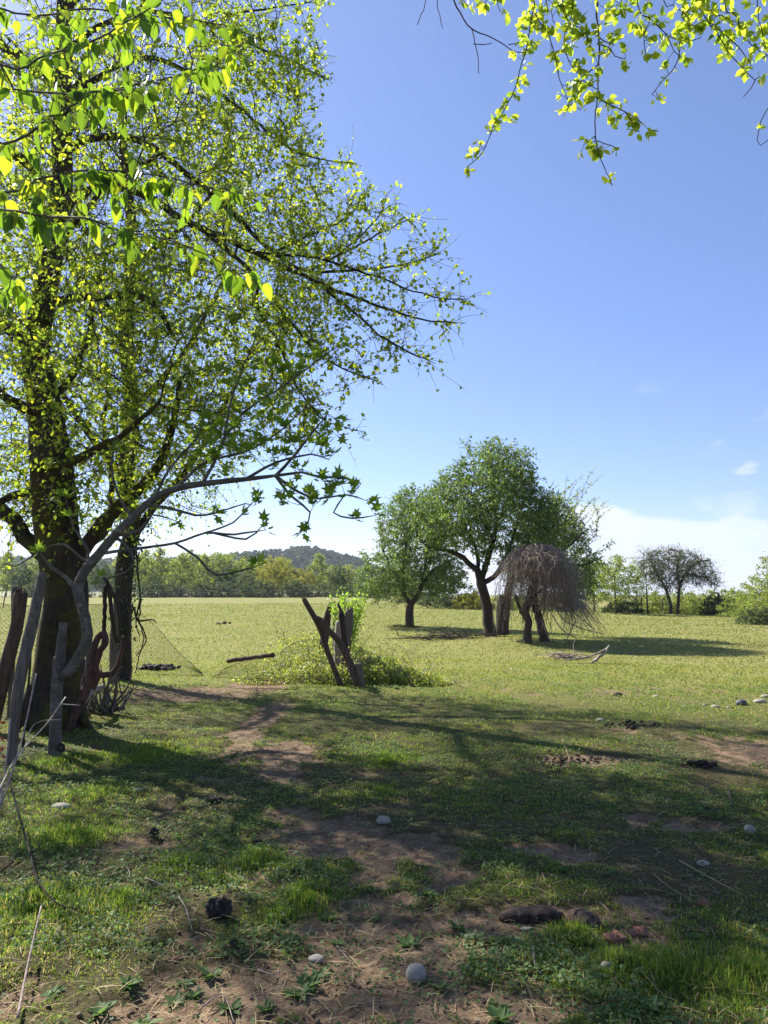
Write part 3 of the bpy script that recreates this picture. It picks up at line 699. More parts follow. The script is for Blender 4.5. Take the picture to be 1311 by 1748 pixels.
# ------------------------------------------------------------------ the old orchard trees in the middle of the field
def small_orchard():
    d = 33.5; rg = np.random.RandomState(11); base = np.array([*P(699, 1060, d)[:2], 0]); base[2] = gz(base[0], base[1])
    root = thing('orchard_tree', 'small rounded leafy tree with a low forked trunk, left of the big orchard tree', 'tree', base)
    T = Tree(.13, 11); B = lambda *p: PL(d, *p)
    T.limb([base-[0, 0, .15], base+[0, 0, .25]]+B((699,1043), (701,1032)), .21, .15)
    T.limb(B((701,1032), (692,1018), (684,1000), (668,970), (655,940)), .11, .04, .01); T.limb(B((701,1032), (712,1018), (720,1000), (738,975), (765,960)), .12, .03, .01)
    T.limb(B((684,1000), (690,950), (700,900), (705,860)), .07, .02, .012); T.limb(B((720,1000), (728,950), (735,900)), .07, .02, .012)
    poly = [(606,990),(614,945),(640,925),(648,880),(655,860),(680,835),(705,828),(735,835),(760,865),(775,905),(788,940),(795,975),(790,1000),(760,1018),(725,1016),(705,1022),(670,1028),(640,1024),(612,1018)]
    A = crown_cloud(poly, 2300, d, 2.1, rg); A = A[fbm(A[:, 0]*1.3, A[:, 2]*1.3+A[:, 1]*.7, 5, 3) > .34]; T.grow(A, 1.6, .17, 90, jit=.3); T.finish(.006, 2.25); tm = MB(); T.mesh(tm, None, .16, .07, 12); tm.build('trunk', M['bark_old'], root)
    lm = MB(); twiglets(T, bm2 := MB(), lm, .03, .9, .50, .004, 10, .10, T_DIA, F_DIA, up=.15, spread=.03, seed=2); bm2.build('twigs', M['bark_old'], root); T.leaves(lm, .030, 4.0, .105, T_DIA, F_DIA, spread=.11, droop=.35, up=.5); lm.build('crown', M['leaf_mid'], root, smooth=False)
small_orchard()
def big_orchard():
    d = 25.5; rg = np.random.RandomState(12); base = np.array([*P(836, 1090, d)[:2], 0]); base[2] = gz(base[0], base[1])
    root = thing('orchard_tree', 'tallest orchard tree in the field, dark trunk leaning left into one long low limb', 'tree', base)
    T = Tree(.11, 12); B = lambda *p: PL(d, *p)
    T.limb([base-[0, 0, .15], base+[0, 0, .3]]+B((833,1062), (832,1040), (826,1012), (821,996)), (.25, .18, .16, .16), None)
    T.limb(B((821,996), (815,975), (800,962), (785,948), (760,938), (735,935), (712,915)), .12, .03, .012)
    T.limb(B((815,975), (816,955), (808,925), (795,900)), .08, .03, .01)
    T.limb(B((822,990), (830,960), (842,920), (846,880), (840,840), (836,800), (833,780)), .11, .02, .012)
    T.limb(B((821,996), (843,985), (858,965), (872,930), (885,890), (895,850)), .10, .02, .012)
    T.limb(PL(0, (846,890,25.5), (870,860,26.5), (885,820,27)), .05, .02, .012); T.limb(PL(0, (842,920,25.5), (815,880,24.3), (790,850,23.8)), .05, .02, .012); T.limb(PL(0, (858,965,25.5), (880,950,24.2), (905,930,23.7)), .05, .02, .012)
    poly = [(700,905),(700,870),(712,838),(735,845),(745,812),(762,795),(785,800),(788,772),(796,742),(812,758),(838,745),(868,762),(890,768),(908,780),(915,815),(935,838),(955,870),(960,910),(945,950),(915,975),(885,985),(860,975),(845,950),(820,955),(795,935),(765,928),(735,938),(712,930)]
    A = crown_cloud(poly, 3300, d, 2.3, rg); A = A[fbm(A[:, 0]*1.3, A[:, 2]*1.3+A[:, 1]*.7, 6, 3) > .37]; T.grow(A, 1.4, .15, 110, jit=.3); T.finish(.005, 2.25); tm = MB(); T.mesh(tm, None, .16, .05, 12); tm.build('trunk', M['bark_dark'], root)
    lm = MB(); twiglets(T, bm2 := MB(), lm, .026, .85, .50, .004, 10, .095, T_DIA, F_DIA, up=.2, spread=.03, seed=3); bm2.build('twigs', M['bark_dark'], root); T.leaves(lm, .026, 2.5, .095, T_DIA, F_DIA, spread=.09, droop=.3, up=.5); lm.build('crown', M['leaf_mid'], root, smooth=False)
big_orchard()
def back_orchard():
    d = 27.5; rg = np.random.RandomState(13); base = np.array([*P(860, 1086, d)[:2], 0]); base[2] = gz(base[0], base[1])
    root = thing('orchard_tree', 'clustered-trunk orchard tree behind the dead tree, its crown reaching right with pale upright shoots', 'tree', base)
    T = Tree(.12, 13); B = lambda *p: PL(d, *p)
    T.limb([base-[0, 0, .15], base+[0, 0, .3]]+B((862,1050), (866,1018), (872,990), (888,960), (910,932)), .19, .08)
    T.limb([base+[-.18, -.1, -.1], base+[-.16, -.1, .4]]+B((852,1040), (856,1015)), .13, .09)
    T.limb(B((898,948), (930,925), (945,890), (950,850)), .07, .02, .01); T.limb(B((898,948), (945,945), (975,930), (1000,905)), .07, .02, .01); T.limb(B((925,950), (960,960), (990,965), (1030,950)), .06, .02, .01)
    poly = [(880,990),(890,930),(910,880),(930,850),(950,845),(975,862),(992,890),(1000,920),(1012,950),(1018,985),(1010,1015),(985,1025),(960,1010),(930,1000)]
    A = crown_cloud(poly, 2200, d+.6, 2.2, rg); A = A[fbm(A[:, 0]*1.3, A[:, 2]*1.3+A[:, 1]*.7, 7, 3) > .38]; T.grow(A, 1.4, .16, 90, jit=.3)
    nsk = len(T.X)
    T.finish(.005, 2.25); tm = MB(); T.mesh(tm, None, .2, .05, 12); tm.build('trunk', M['bark_old'], root)
    lm = MB(); twiglets(T, bm2 := MB(), lm, .026, .8, .55, .004, 9, .095, T_DIA, F_DIA, up=.2, spread=.03, seed=4); bm2.build('twigs', M['bark_dark'], root); T.leaves(lm, .026, 2.3, .095, T_DIA, F_DIA, spread=.09, droop=.2, up=.5)
    lm.build('crown', M['leaf_mid'], root, smooth=False)
    # loose upright shoots, paler leaves
    sm = MB(); ll = MB()
    for k in range(46):
        px, py = rg.uniform(925, 1005), rg.uniform(850, 960); L = rg.uniform(.5, 1.3); a = P(px, py, d+rg.uniform(-1.2, 1.2)); ang = rg.uniform(-.1, .9)
        dirv = np.array([sin(ang), rg.uniform(-.3, .3), cos(ang)]); p = smooth_path([a, a+dirv*L*.5, a+dirv*L+[.12*L, 0, -.05*L]], .1); tube(sm, p, lerp_r(len(p), .008, .003), 3, False)
        m = int(L*26); t = rg.rand(m); idx = (t*(len(p)-1)).astype(int); scatter(ll, p[idx]+rg.normal(0, .025, (m, 3)), rdir(m)+[0, 0, .3], rdir(m)+[0, 0, .4], rg.uniform(.05, .10, m), T_DIA, F_DIA)
    for pts in ([(1000,950),(1020,945),(1040,930),(1048,925)], [(1000,975),(1022,965),(1045,962)], [(990,880),(1005,860),(1015,850)], [(1012,862),(1020,875),(1020,895),(1014,915)]):
        p = smooth_path(PL(d-.5, *pts), .08); tube(sm, p, lerp_r(len(p), .014, .004), 3, False); m = len(p)*7; idx = rg.randint(0, len(p), m); scatter(ll, p[idx]+rg.normal(0, .04, (m, 3)), rdir(m), rdir(m)+[0, 0, .4], rg.uniform(.06, .11, m), T_DIA, F_DIA)
    sm.build('shoots', M['bark_twig'], root); ll.build('shoot_leaves', M['leaf_far'], root, smooth=False)
back_orchard()
def dead_vine_tree():
    d = 22.6; rg = np.random.RandomState(14); base = np.array([*P(902, 1104, d)[:2], 0]); base[2] = gz(base[0], base[1])
    root = thing('dead_tree', 'dead twin-stemmed tree smothered by a drooping dome of bare brown vines', 'tree', base)
    tm = MB()
    def st(pts, r, s): p = smooth_path(pts, .08); p[1:-1] += rg.normal(0, .008, (len(p)-2, 3)); tube(tm, p, lerp_r(len(p), *r), 14, True, .42, s, vfreq=4)
    zb = np.array([0, 0, -.12])
    st([base+zb]+PL(d, (900,1085), (902,1062), (897,1045), (905,1015), (915,985)), (.14, .11, .11, .09, .07), 1)
    b2 = P(931, 1098, d+.4); b2[2] = gz(b2[0], b2[1])-.1; st([b2]+PL(d+.4, (926,1075), (918,1050), (912,1025), (915,985)), (.15, .12, .11, .09, .07), 2)
    st(PL(d, (905,1020), (935,1000), (955,985)), (.07, .05, .04), 3); st(PL(d, (902,1062), (888,1040), (880,1015)), (.06, .05, .04), 4)
    tm.build('trunk', M['bark_old'], root)
    vm = MB(); top = P(915, 950, d+.1)
    cx = P(918, 1000, d+.1)
    def drape(n, r, seed, x0, x1, reach, fall):
        rs = np.random.RandomState(seed)
        for k in range(n):
            a = rs.uniform(0, 2*pi); q = rs.rand()**.6; s0 = cx+np.array([cos(a)*q*.75, sin(a)*q*.8, .22+.78*math.sqrt(max(0, 1-q*q*.9))+rs.normal(0, .05)])
            out = np.array([cos(a), sin(a), 0])*rs.uniform(*reach); out[0] += rs.uniform(-.05, .22); dn = rs.uniform(*fall)*(1.15 if cos(a) > 0 else .75); s0[2] += .10*fbm(np.array([s0[0]*2.5]), np.array([s0[1]*2.5]), 3)[0]*3-.12; s0[0] -= .08*(s0[2]-cx[2])
            s1 = s0+out*.55+[0, 0, rs.uniform(-.1, .12)]; s2 = s0+out*.95+[rs.normal(0, .06), rs.normal(0, .06), -dn*.45]; s3 = s0+out*1.12+[rs.normal(0, .12), rs.normal(0, .1), -dn]
            g_ = gz(s3[0], s3[1])+.25; s3[2] = max(s3[2], g_)
            p = smooth_path([s0, s1, s2, s3], .10); p[1:-1] += rs.normal(0, .034, (len(p)-2, 3)); tube(vm, p, lerp_r(len(p), r, r*.4)*rs.uniform(.6, 1.3), 3, False, rnd=rs.rand())
    drape(950, .0085, 1, 0, 0, (-.15, .6), (.3, 1.25)); drape(620, .006, 2, 0, 0, (.05, .6), (.1, .8)); drape(110, .007, 3, 0, 0, (.1, .55), (1.0, 1.7))
    for k in range(620):   # criss-crossing short stems
        a = cx+nrm(rg.normal(size=3))*rg.rand()**.4*np.array([1.0, .9, .78])+[0, 0, .1]; v = nrm(rg.normal(size=3))*rg.uniform(.15, .5); p = smooth_path([a, a+v*.5+rg.normal(0, .06, 3), a+v], .08); tube(vm, p, .006, 3, False)
    for k in range(170):   # stray stems breaking the outline
        a = cx+nrm(rg.normal(size=3)*[1, 1, .8]+[0, 0, .35])*np.array([.95, .85, .8])*rg.uniform(.7, 1.0)+[0, 0, .12]; o = nrm(a-cx+rg.normal(0, .35, 3)); L = rg.uniform(.2, .6); p = smooth_path([a, a+o*L*.5+[0, 0, .04], a+o*L+[0, 0, -.22*L]], .07); p[1:-1] += rg.normal(0, .014, (len(p)-2, 3)); tube(vm, p, lerp_r(len(p), .008, .003), 3, False)
    # long stems sweeping down to the right
    for k in range(150):
        s = P(rg.uniform(930, 975), rg.uniform(985, 1035), d+rg.uniform(-.7, .7)); e = P(rg.uniform(955, 1035), rg.uniform(1045, 1090), d+rg.uniform(-.9, .6)); e[2] = max(e[2], gz(e[0], e[1])+.05)
        p = smooth_path([s, s*.6+e*.4+[.12, 0, .14], e], .12); p[1:-1] += rg.normal(0, .02, (len(p)-2, 3)); tube(vm, p, lerp_r(len(p), .012, .004)*rg.uniform(.5, 1.2), 3, False)
    for k in range(150):    # hanging curtain over the stems
        s = P(rg.uniform(845, 945), rg.uniform(985, 1015), d+rg.uniform(-.2, .6)); L = rg.uniform(.4, 1.25); p = smooth_path([s, s+[rg.normal(-.06, .06), rg.normal(0, .05), -L*.5], s+[rg.normal(-.1, .08), rg.normal(0, .08), -L]], .1); tube(vm, p, .006, 3, False)
    vm.build('vines', M['vine_dead'], root)
    big = MB()
    for pts, r in (([(945,1035),(965,1060),(1000,1075),(1030,1082)], .02), ([(940,1045),(960,1075),(985,1090)], .018), ([(960,1035),(985,1050),(1015,1075)], .016), ([(983,1060),(970,1085),(962,1112)], .018), ([(925,1060),(937,1090),(950,1112)], .022), ([(916,1060),(920,1100)], .012)):
        p = smooth_path(PL(d-.4, *pts), .12); p[-1][2] = max(p[-1][2], gz(p[-1][0], p[-1][1])+.02); tube(big, p, lerp_r(len(p), r, r*.6), 5, True)
    big.build('thick_stem', M['vine_dead'], root)
    lm = MB(); n = 620; a = rg.uniform(0, 2*pi, n); q = rg.rand(n)**.5
    C = cx+np.stack([np.cos(a)*q*.95, np.sin(a)*q*.95, .25+.72*np.sqrt(1-q*q*.85)+rg.normal(0, .07, n)], -1); scatter(lm, C, rdir(n), rdir(n)+[0, 0, .5], rg.uniform(.05, .09, n), T_DIA, F_DIA); lm.build('young_leaves', M['leaf_sprout'], root, smooth=False)
dead_vine_tree()

# ------------------------------------------------------------------ the two big trees on the left
def left_tree():
    d = 9.0; rg = np.random.RandomState(21); np.random.seed(21); base = np.array([*P(88, 1240, d)[:2], 0]); base[2] = gz(base[0], base[1])
    root = thing('old_tree', 'largest tree, thick mossy trunk by the fence at the left, with small bright spring leaves', 'tree', base)
    T = Tree(.11, 21); B = lambda *p: PL(d, *p)
    T.limb([base-[0, 0, .25], base+[0, 0, .15]]+B((98,1130), (112,1040), (108,985), (95,900), (90,820), (78,700), (62,600), (80,480), (105,330), (105,200), (108,80), (112,-60), (118,-260)), (.31, .25, .255, .285, .19, .15, .14, .125, .115, .105, .09, .08, .06), None)
    T.limb(B((118,975), (150,930), (175,895), (205,865), (235,840), (275,790), (300,720), (310,650)), .095, .025, .012)
    T.limb(B((105,985), (78,950), (45,915), (10,870), (-60,830), (-160,760)), .11, .04, .015)
    T.limb(PL(0, (150,930,9), (180,900,9.6), (190,820,10.2), (175,740,10.6), (180,640,11)), .06, .02, .012)
    T.limb(PL(0, (88,800,9), (130,780,8.3), (200,740,7.9), (260,690,7.7)), .07, .02, .012)
    T.limb(PL(0, (75,690,9), (118,650,9.2), (150,580,9.3), (165,500,9.5), (200,420,9.6)), .055, .02, .012)
    T.limb(PL(0, (65,620,9), (20,560,9), (-60,500,9.2), (-160,430,9.4)), .065, .02, .012); T.limb(PL(0, (75,700,9), (30,690,8.6), (-30,640,8.2)), .08, .03, .012)
    T.limb(PL(0, (75,520,9), (150,505,8.8), (215,500,8.6), (260,510,8.4), (290,560,8.3)), .06, .025, .012)
    T.limb(PL(0, (100,360,9), (170,320,9), (240,330,9), (330,380,9), (440,430,8.9), (540,480,8.8), (640,520,8.7), (720,542,8.6), (798,550,8.6)), .058, .006, .01)
    T.limb(PL(0, (105,260,9), (160,235,9), (240,240,9.1), (330,300,9.2), (410,370,9.2), (470,430,9.2), (530,460,9.2), (610,455,9.1), (690,445,9.1), (750,425,9)), .05, .006, .01)
    T.limb(PL(0, (530,460,9.2), (590,430,9.3), (650,400,9.4), (712,372,9.4)), .02, .006, .01); T.limb(PL(0, (470,430,9.2), (530,400,9.3), (590,370,9.4), (628,325,9.4)), .02, .006, .01); T.limb(PL(0, (570,440,9.2), (620,400,9), (665,350,9)), .016, .005, .01)
    T.limb(PL(0, (440,430,8.9), (540,440,8.7), (640,470,8.6), (720,500,8.5), (795,510,8.5)), .02, .006, .01)
    T.limb(PL(0, (540,480,8.8), (600,530,8.6), (660,580,8.5), (740,620,8.5)), .02, .006, .01); T.limb(PL(0, (330,380,9), (420,460,8.6), (500,560,8.4), (560,620,8.3), (640,655,8.2)), .03, .006, .01)
    T.limb(PL(0, (430,500,8.6), (480,600,8.3), (520,680,8.2), (560,720,8.1), (620,735,8.1)), .02, .005, .01)
    T.limb(PL(0, (105,180,9), (170,130,9.1), (250,100,9.2), (330,130,9.3), (400,180,9.3), (460,230,9.2), (520,265,9.1), (592,272,9.1)), .045, .005, .01)
    T.limb(PL(0, (108,90,9), (180,40,9.2), (260,20,9.3), (350,40,9.3), (440,80,9.2), (550,130,9.2)), .04, .005, .01); T.limb(PL(0, (350,40,9.3), (430,20,9.3), (540,10,9.3)), .02, .006, .01)
    T.limb(PL(0, (110,20,9), (200,-80,9.3), (320,-160,9.6), (440,-200,9.8)), .06, .01, .012); T.limb(PL(0, (105,150,9), (20,90,9), (-100,0,9), (-240,-100,9)), .07, .02, .012); T.limb(PL(0, (100,330,9), (20,260,8.8), (-100,200,8.6), (-240,150,8.5)), .07, .02, .012)
    T.limb(PL(0, (105,250,9), (130,150,10.2), (200,60,11), (260,0,11.6)), .06, .02, .012); T.limb(PL(0, (95,420,9), (140,360,7.9), (210,300,7.2), (280,270,6.8)), .05, .015, .012)
    T.limb(PL(0, (90,860,9), (40,840,8.8), (0,855,8.6), (-60,840,8.5)), .06, .03, .01)
    poly = [(-330,860),(-420,600),(-420,200),(-300,-180),(-60,-330),(250,-330),(470,-260),(520,-60),(545,20),(552,130),(530,190),(545,260),(600,272),(585,310),(600,345),(632,318),(650,352),(672,345),(700,372),(730,400),(755,425),(745,450),(790,500),(800,550),(770,572),(745,625),(690,615),(655,650),(640,690),(622,738),(560,730),(520,760),(470,760),(400,780),(330,830),(230,900),(120,900),(20,920),(-150,900)]
    A = crown_cloud(poly, 7500, 9.0, 2.5, rg); u_ = A[:, 0]/A[:, 1]; hole = fbm(A[:, 0]*.55+9, A[:, 2]*.55+A[:, 1]*.4, 71, 3); A = A[(A[:, 2] < 9.3) & ((u_ > -.53) | (hole > .52))]
    SK = np.array(T.X); far_ = np.array([np.linalg.norm(SK-a_, axis=1).min() for a_ in A]); u_ = A[:, 0]/A[:, 1]; lim = np.interp(u_, [-.16, -.08, .10], [3, .45, .25]); lim = np.where((A[:, 2] > 3.6) | (u_ > -.06), lim, 3); A = A[far_ < lim]
    h3 = fbm(A[:, 0]*.9+3, A[:, 2]*.9+A[:, 1]*.5, 73, 3); A = A[h3 > .30]
    # thin the near lower-left side, which shows the trunk
    T.grow(A, .9, .15, 150, tropism=(0.03, 0, -.04), jit=.36, maxn=16000); T.finish(.0030, 2.35)
    tm = MB(); bm = MB(); tw = MB(); T.mesh(tm, bm, .13, .035, 22); tm.build('trunk', M['bark_moss'], root); bm.build('branches', M['bark_dark'], root)
    fb = MB()
    for a_, l in ((0.2, .5), (1.4, .42), (2.5, .55), (3.8, .5), (5.1, .45)):
        v = np.array([cos(a_), sin(a_), 0]); p0 = base+v*.17+[0, 0, .5]; p2 = base+v*(.28+l*.35); p2[2] = gz(p2[0], p2[1])-.06; p = smooth_path([p0, (p0+p2)/2+v*.02-[0, 0, .12], p2], .06); tube(fb, p, lerp_r(len(p), .10, .085, .035), 10, True, .2, int(a_*9))
    fb.build('root', M['bark_moss'], root)
    lm = MB(); oc = open_crown(.12, .66); T.leaves(lm, .012, .40, .058, T_OV, F_OV, spread=.018, droop=.15, up=.5, clump=3, lenjit=(.45, 1.25), rsel=oc); twiglets(T, tw, lm, .016, 1.25, .42, .0032, 4.3, .060, T_OV, F_OV, up=.18, droop=.14, seed=5, rsel=oc, spread=.010); twiglets(T, tw, lm, .022, .95, .36, .0030, 5.8, .054, T_OV, F_OV, up=.30, droop=.05, seed=15, rsel=lambda X: X[:, 0]/X[:, 1] > -.22, spread=.010); twiglets(T, tw, lm, .5, .8, .60, .0038, 6.5, .058, T_OV, F_OV, up=.15, droop=.1, seed=16, spread=.012, rsel=lambda X: (X[:, 2] > 1.9) & (X[:, 0]/X[:, 1] < -.2))
    lm.build('crown', M['leaf_spring'], root); tw.build('twigs', M['bark_twig'], root)
    return T
left_tree()
def ivy_tree():
    d = 13.8; rg = np.random.RandomState(22); np.random.seed(22); base = np.array([*P(205, 1158, d)[:2], 0]); base[2] = gz(base[0], base[1])
    root = thing('ivy_clad_tree', 'slim dark ivy-clad tree standing at the wire fence behind the largest tree', 'tree', base)
    T = Tree(.15, 22); B = lambda *p: PL(d, *p)
    T.limb([base-[0, 0, .2], base+[0, 0, .3]]+B((207,1080), (210,1010), (215,950), (225,900), (215,820), (225,700), (215,560), (225,400), (210,250), (215,120)), (.20, .155, .15, .15, .14, .12, .10, .08, .05), None)
    T.limb(PL(0, (220,930,13.8), (260,870,14), (320,800,14.2), (380,700,14.4), (430,600,14.6)), .08, .02, .012); T.limb(PL(0, (215,820,13.8), (150,740,14), (80,650,14.4), (-40,520,14.8)), .08, .02, .012)
    T.limb(PL(0, (225,700,13.8), (300,620,14.5), (370,500,15), (420,380,15.5)), .07, .02, .012); T.limb(PL(0, (215,560,13.8), (130,460,13), (60,350,12.6)), .07, .02, .012); T.limb(PL(0, (225,450,13.8), (320,380,13.4), (400,280,13)), .06, .02, .012); T.limb(PL(0, (215,250,13.8), (100,150,14.2), (0,60,14.5)), .05, .02, .012)
    poly = [(-260,700),(-300,400),(-200,180),(0,40),(200,20),(340,80),(430,200),(470,330),(500,450),(510,600),(470,720),(430,800),(380,880),(300,905),(200,920),(100,900),(0,880),(-150,850)]
    A = crown_cloud(poly, 3800, 14.4, 3.0, rg)
    hole = fbm(A[:, 0]*.6, A[:, 2]*.6+A[:, 1]*.4, 72, 3); A = A[(A[:, 0]/A[:, 1] > -.5) | (hole > .5)]
    T.grow(A, 1.4, .23, 110, jit=.32, maxn=10000); T.finish(.0045, 2.25)
    tm = MB(); bm = MB(); T.mesh(tm, bm, .15, .035, 14); tm.build('trunk', M['bark_dark'], root); bm.build('branches', M['bark_twig'], root)
    tw = MB(); lm = MB(); oc = open_crown(.05, .66); twiglets(T, tw, lm, .02, 1.1, .58, .0042, 5.2, .066, T_DIA, F_DIA, up=.15, seed=6, spread=.015, rsel=oc); tw.build('twigs', M['bark_twig'], root); T.leaves(lm, .016, .6, .065, T_DIA, F_DIA, rsel=oc, spread=.045, droop=.15, up=.5, clump=3, lenjit=(.6, 1.3)); lm.build('crown', M['leaf_spring'], root, smooth=False)
    iv = MB(); p = smooth_path([base+[0, 0, .1]]+B((207,1080), (210,1010), (215,950), (225,900), (215,820)), .04); C = np.repeat(p, 16, axis=0)+rg.normal(0, .11, (len(p)*16, 3)); C[:, 0] += .05; keep = rg.rand(len(C)) < sstep(.4, 1.9, C[:, 2])*.9+.12; C = C[keep]
    scatter(iv, C, rdir(len(C))+[0, 0, -.5], rdir(len(C))+[0, -1, 0], rg.uniform(.04, .075, len(C)), T_OV, F_OV)
    iv.build('ivy', M['leaf_ivy'], root)
    vn = MB()
    for pts in ([(232,935),(236,985),(240,1020),(238,1060),(245,1090),(238,1120),(230,1150)], [(240,1020),(232,1060),(238,1085)], [(225,1030),(236,1060),(250,1090),(232,1120)], [(178,985),(190,1010),(200,1030),(205,1060)], [(238,1060),(262,1058),(268,1064)], [(180,1000),(178,1060),(176,1100),(160,1150)], [(186,1000),(192,1060),(200,1100)]):
        p = smooth_path(PL(13.2 if pts[0][0] > 200 else 12.6, *pts), .06); p[1:] += rg.normal(0, .006, (len(p)-1, 3)); tube(vn, p, lerp_r(len(p), .018, .008) if pts[0][0] > 190 else .035, 6, True, .15)
    vn.build('hanging_vine', M['bark_dark'], root)
ivy_tree()

def fig_tree():
    rg = np.random.RandomState(23); np.random.seed(23); d = 7.6; base = np.array([*P(94, 1283, d)[:2], 0]); base[2] = gz(base[0], base[1])
    root = thing('fig_tree', 'smooth pale grey fig tree bending out of a cut stump before the mossy trunk', 'tree', base)
    st = MB(); p = smooth_path([base-[0, 0, .1]]+PL(d, (95,1240), (97,1180), (102,1120)), .06); tube(st, p, lerp_r(len(p), .070, .058, .054, .056), 18, True, .20, 3, vfreq=5)
    p = smooth_path(PL(d, (101,1150), (104,1110), (108,1063)), .05); tube(st, p, lerp_r(len(p), .050, .046, .038), 12, True, .22, 4, vfreq=5); st.build('stump', M['bark_fig'], root)
    kn = MB(); kc = P(104, 1276, d-.10)
    for r_ in (.035, .02): 
        a = np.linspace(0, 2*pi, 14); tube(kn, kc+np.stack([np.cos(a)*r_, 0*a-.0, np.sin(a)*r_], -1), .008, 5, False)
    kn.build('knot', M['wood_dark'], root)
    T = Tree(.09, 23); q = lambda *p: PL(0, *p)
    T.limb(q((108,1158,7.6), (122,1140,7.58), (140,1112,7.55), (150,1083,7.5), (146,1055,7.5), (138,1030,7.5), (133,1005,7.5), (145,975,7.5), (170,945,7.5), (195,915,7.5), (225,885,7.5), (262,852,7.5), (300,834,7.5), (345,826,7.5), (420,818,7.5), (470,812,7.5), (515,806,7.5)), (.058, .052, .050, .048, .043, .038, .034, .028, .020, .012), None)
    T.limb(q((148,1062,7.5), (135,1030,7.4), (125,1000,7.4), (112,985,7.4), (85,965,7.35), (70,945,7.3)), .030, .015, .004)
    for pts in ([(345,826),(365,790),(382,750),(392,700),(410,640),(445,560)], [(300,834),(350,790),(420,770),(480,735),(520,700),(545,690)], [(470,812),(505,775),(530,745),(560,705)], [(420,818),(470,790),(530,775),(560,785)],
                [(515,806),(555,815),(585,815),(615,825)], [(470,812),(510,840),(545,852),(590,845),(625,855)], [(470,812),(500,850),(530,875),(520,905)], [(590,845),(570,875),(600,885),(640,880)], [(170,945),(240,935),(300,925),(350,908),(400,890),(440,850)],
                [(300,925),(340,955),(370,980),(440,965)], [(350,908),(400,912),(450,905)], [(345,905),(420,920),(450,895)], [(225,885),(200,840),(190,790),(200,720)], [(382,750),(420,700),(480,660),(560,600),(580,590)], [(145,975),(150,940),(125,900),(110,850)], [(195,915),(240,905),(260,880),(300,890)],
                [(262,852),(290,800),(340,740),(350,690),(380,640)], [(250,860),(300,870),(350,880),(420,860)], [(170,945),(150,960),(110,930),(70,940),(30,965),(0,960)], [(200,910),(230,960),(200,985),(180,990)]):
        dd = 7.5+rg.uniform(-.35, .35); T.limb([P(pts[0][0], pts[0][1], 7.5)]+[P(a, b, 7.5+(dd-7.5)*(i+1)/len(pts)) for i, (a, b) in enumerate(pts[1:])], .017, .006, .004)
    T.skel = len(T.X)
    A = crown_cloud([(300,800),(340,700),(420,600),(500,590),(570,590),(560,680),(600,720),(570,790),(620,830),(640,880),(560,890),(520,900),(450,880),(380,830)], 130, 7.5, .7, rg)
    T.grow(A, 1.1, .16, 40, jit=.15); T.finish(.0036, 2.6, capf=1.0); tm = MB(); T.mesh(tm, None, .08, .03, 12)
    # leaves in fans at the tips
    X, r, kids, par = T.Xa, T.r, T.kids, T.pa; tips = [i for i in range(len(X)) if not kids[i] and par[i] >= 0 and X[i][2] > 1.3]
    extra = [i for i in range(len(X)) if kids[i] and r[i] < .010 and rg.rand() < .17 and X[i][2] > 1.4]
    C = []; Ax = []; Nn = []; Sz = []; pt = MB()
    for i in tips+extra:
        bd = nrm(X[i]-X[par[i]]); m = rg.randint(4, 7)
        for k in range(m):
            a = nrm(bd*.7+rdir(1)[0]*.8+np.array([0, 0, .25])); s = X[i]+a*.03; C.append(s); Ax.append(nrm(a+[0, 0, -.1])); Nn.append(nrm(np.array([0, 0, 1.])+rdir(1)[0]*.6)); Sz.append(rg.uniform(.075, .155)); tube(tm, [X[i], s], .0022, 3, False)
    lm = MB(); scatter(lm, np.array(C), np.array(Ax), np.array(Nn), np.array(Sz), T_FIG, F_FIG); lm.build('crown', M['leaf_fig'], root, smooth=False); tm.build('trunk', M['bark_fig'], root)
fig_tree()

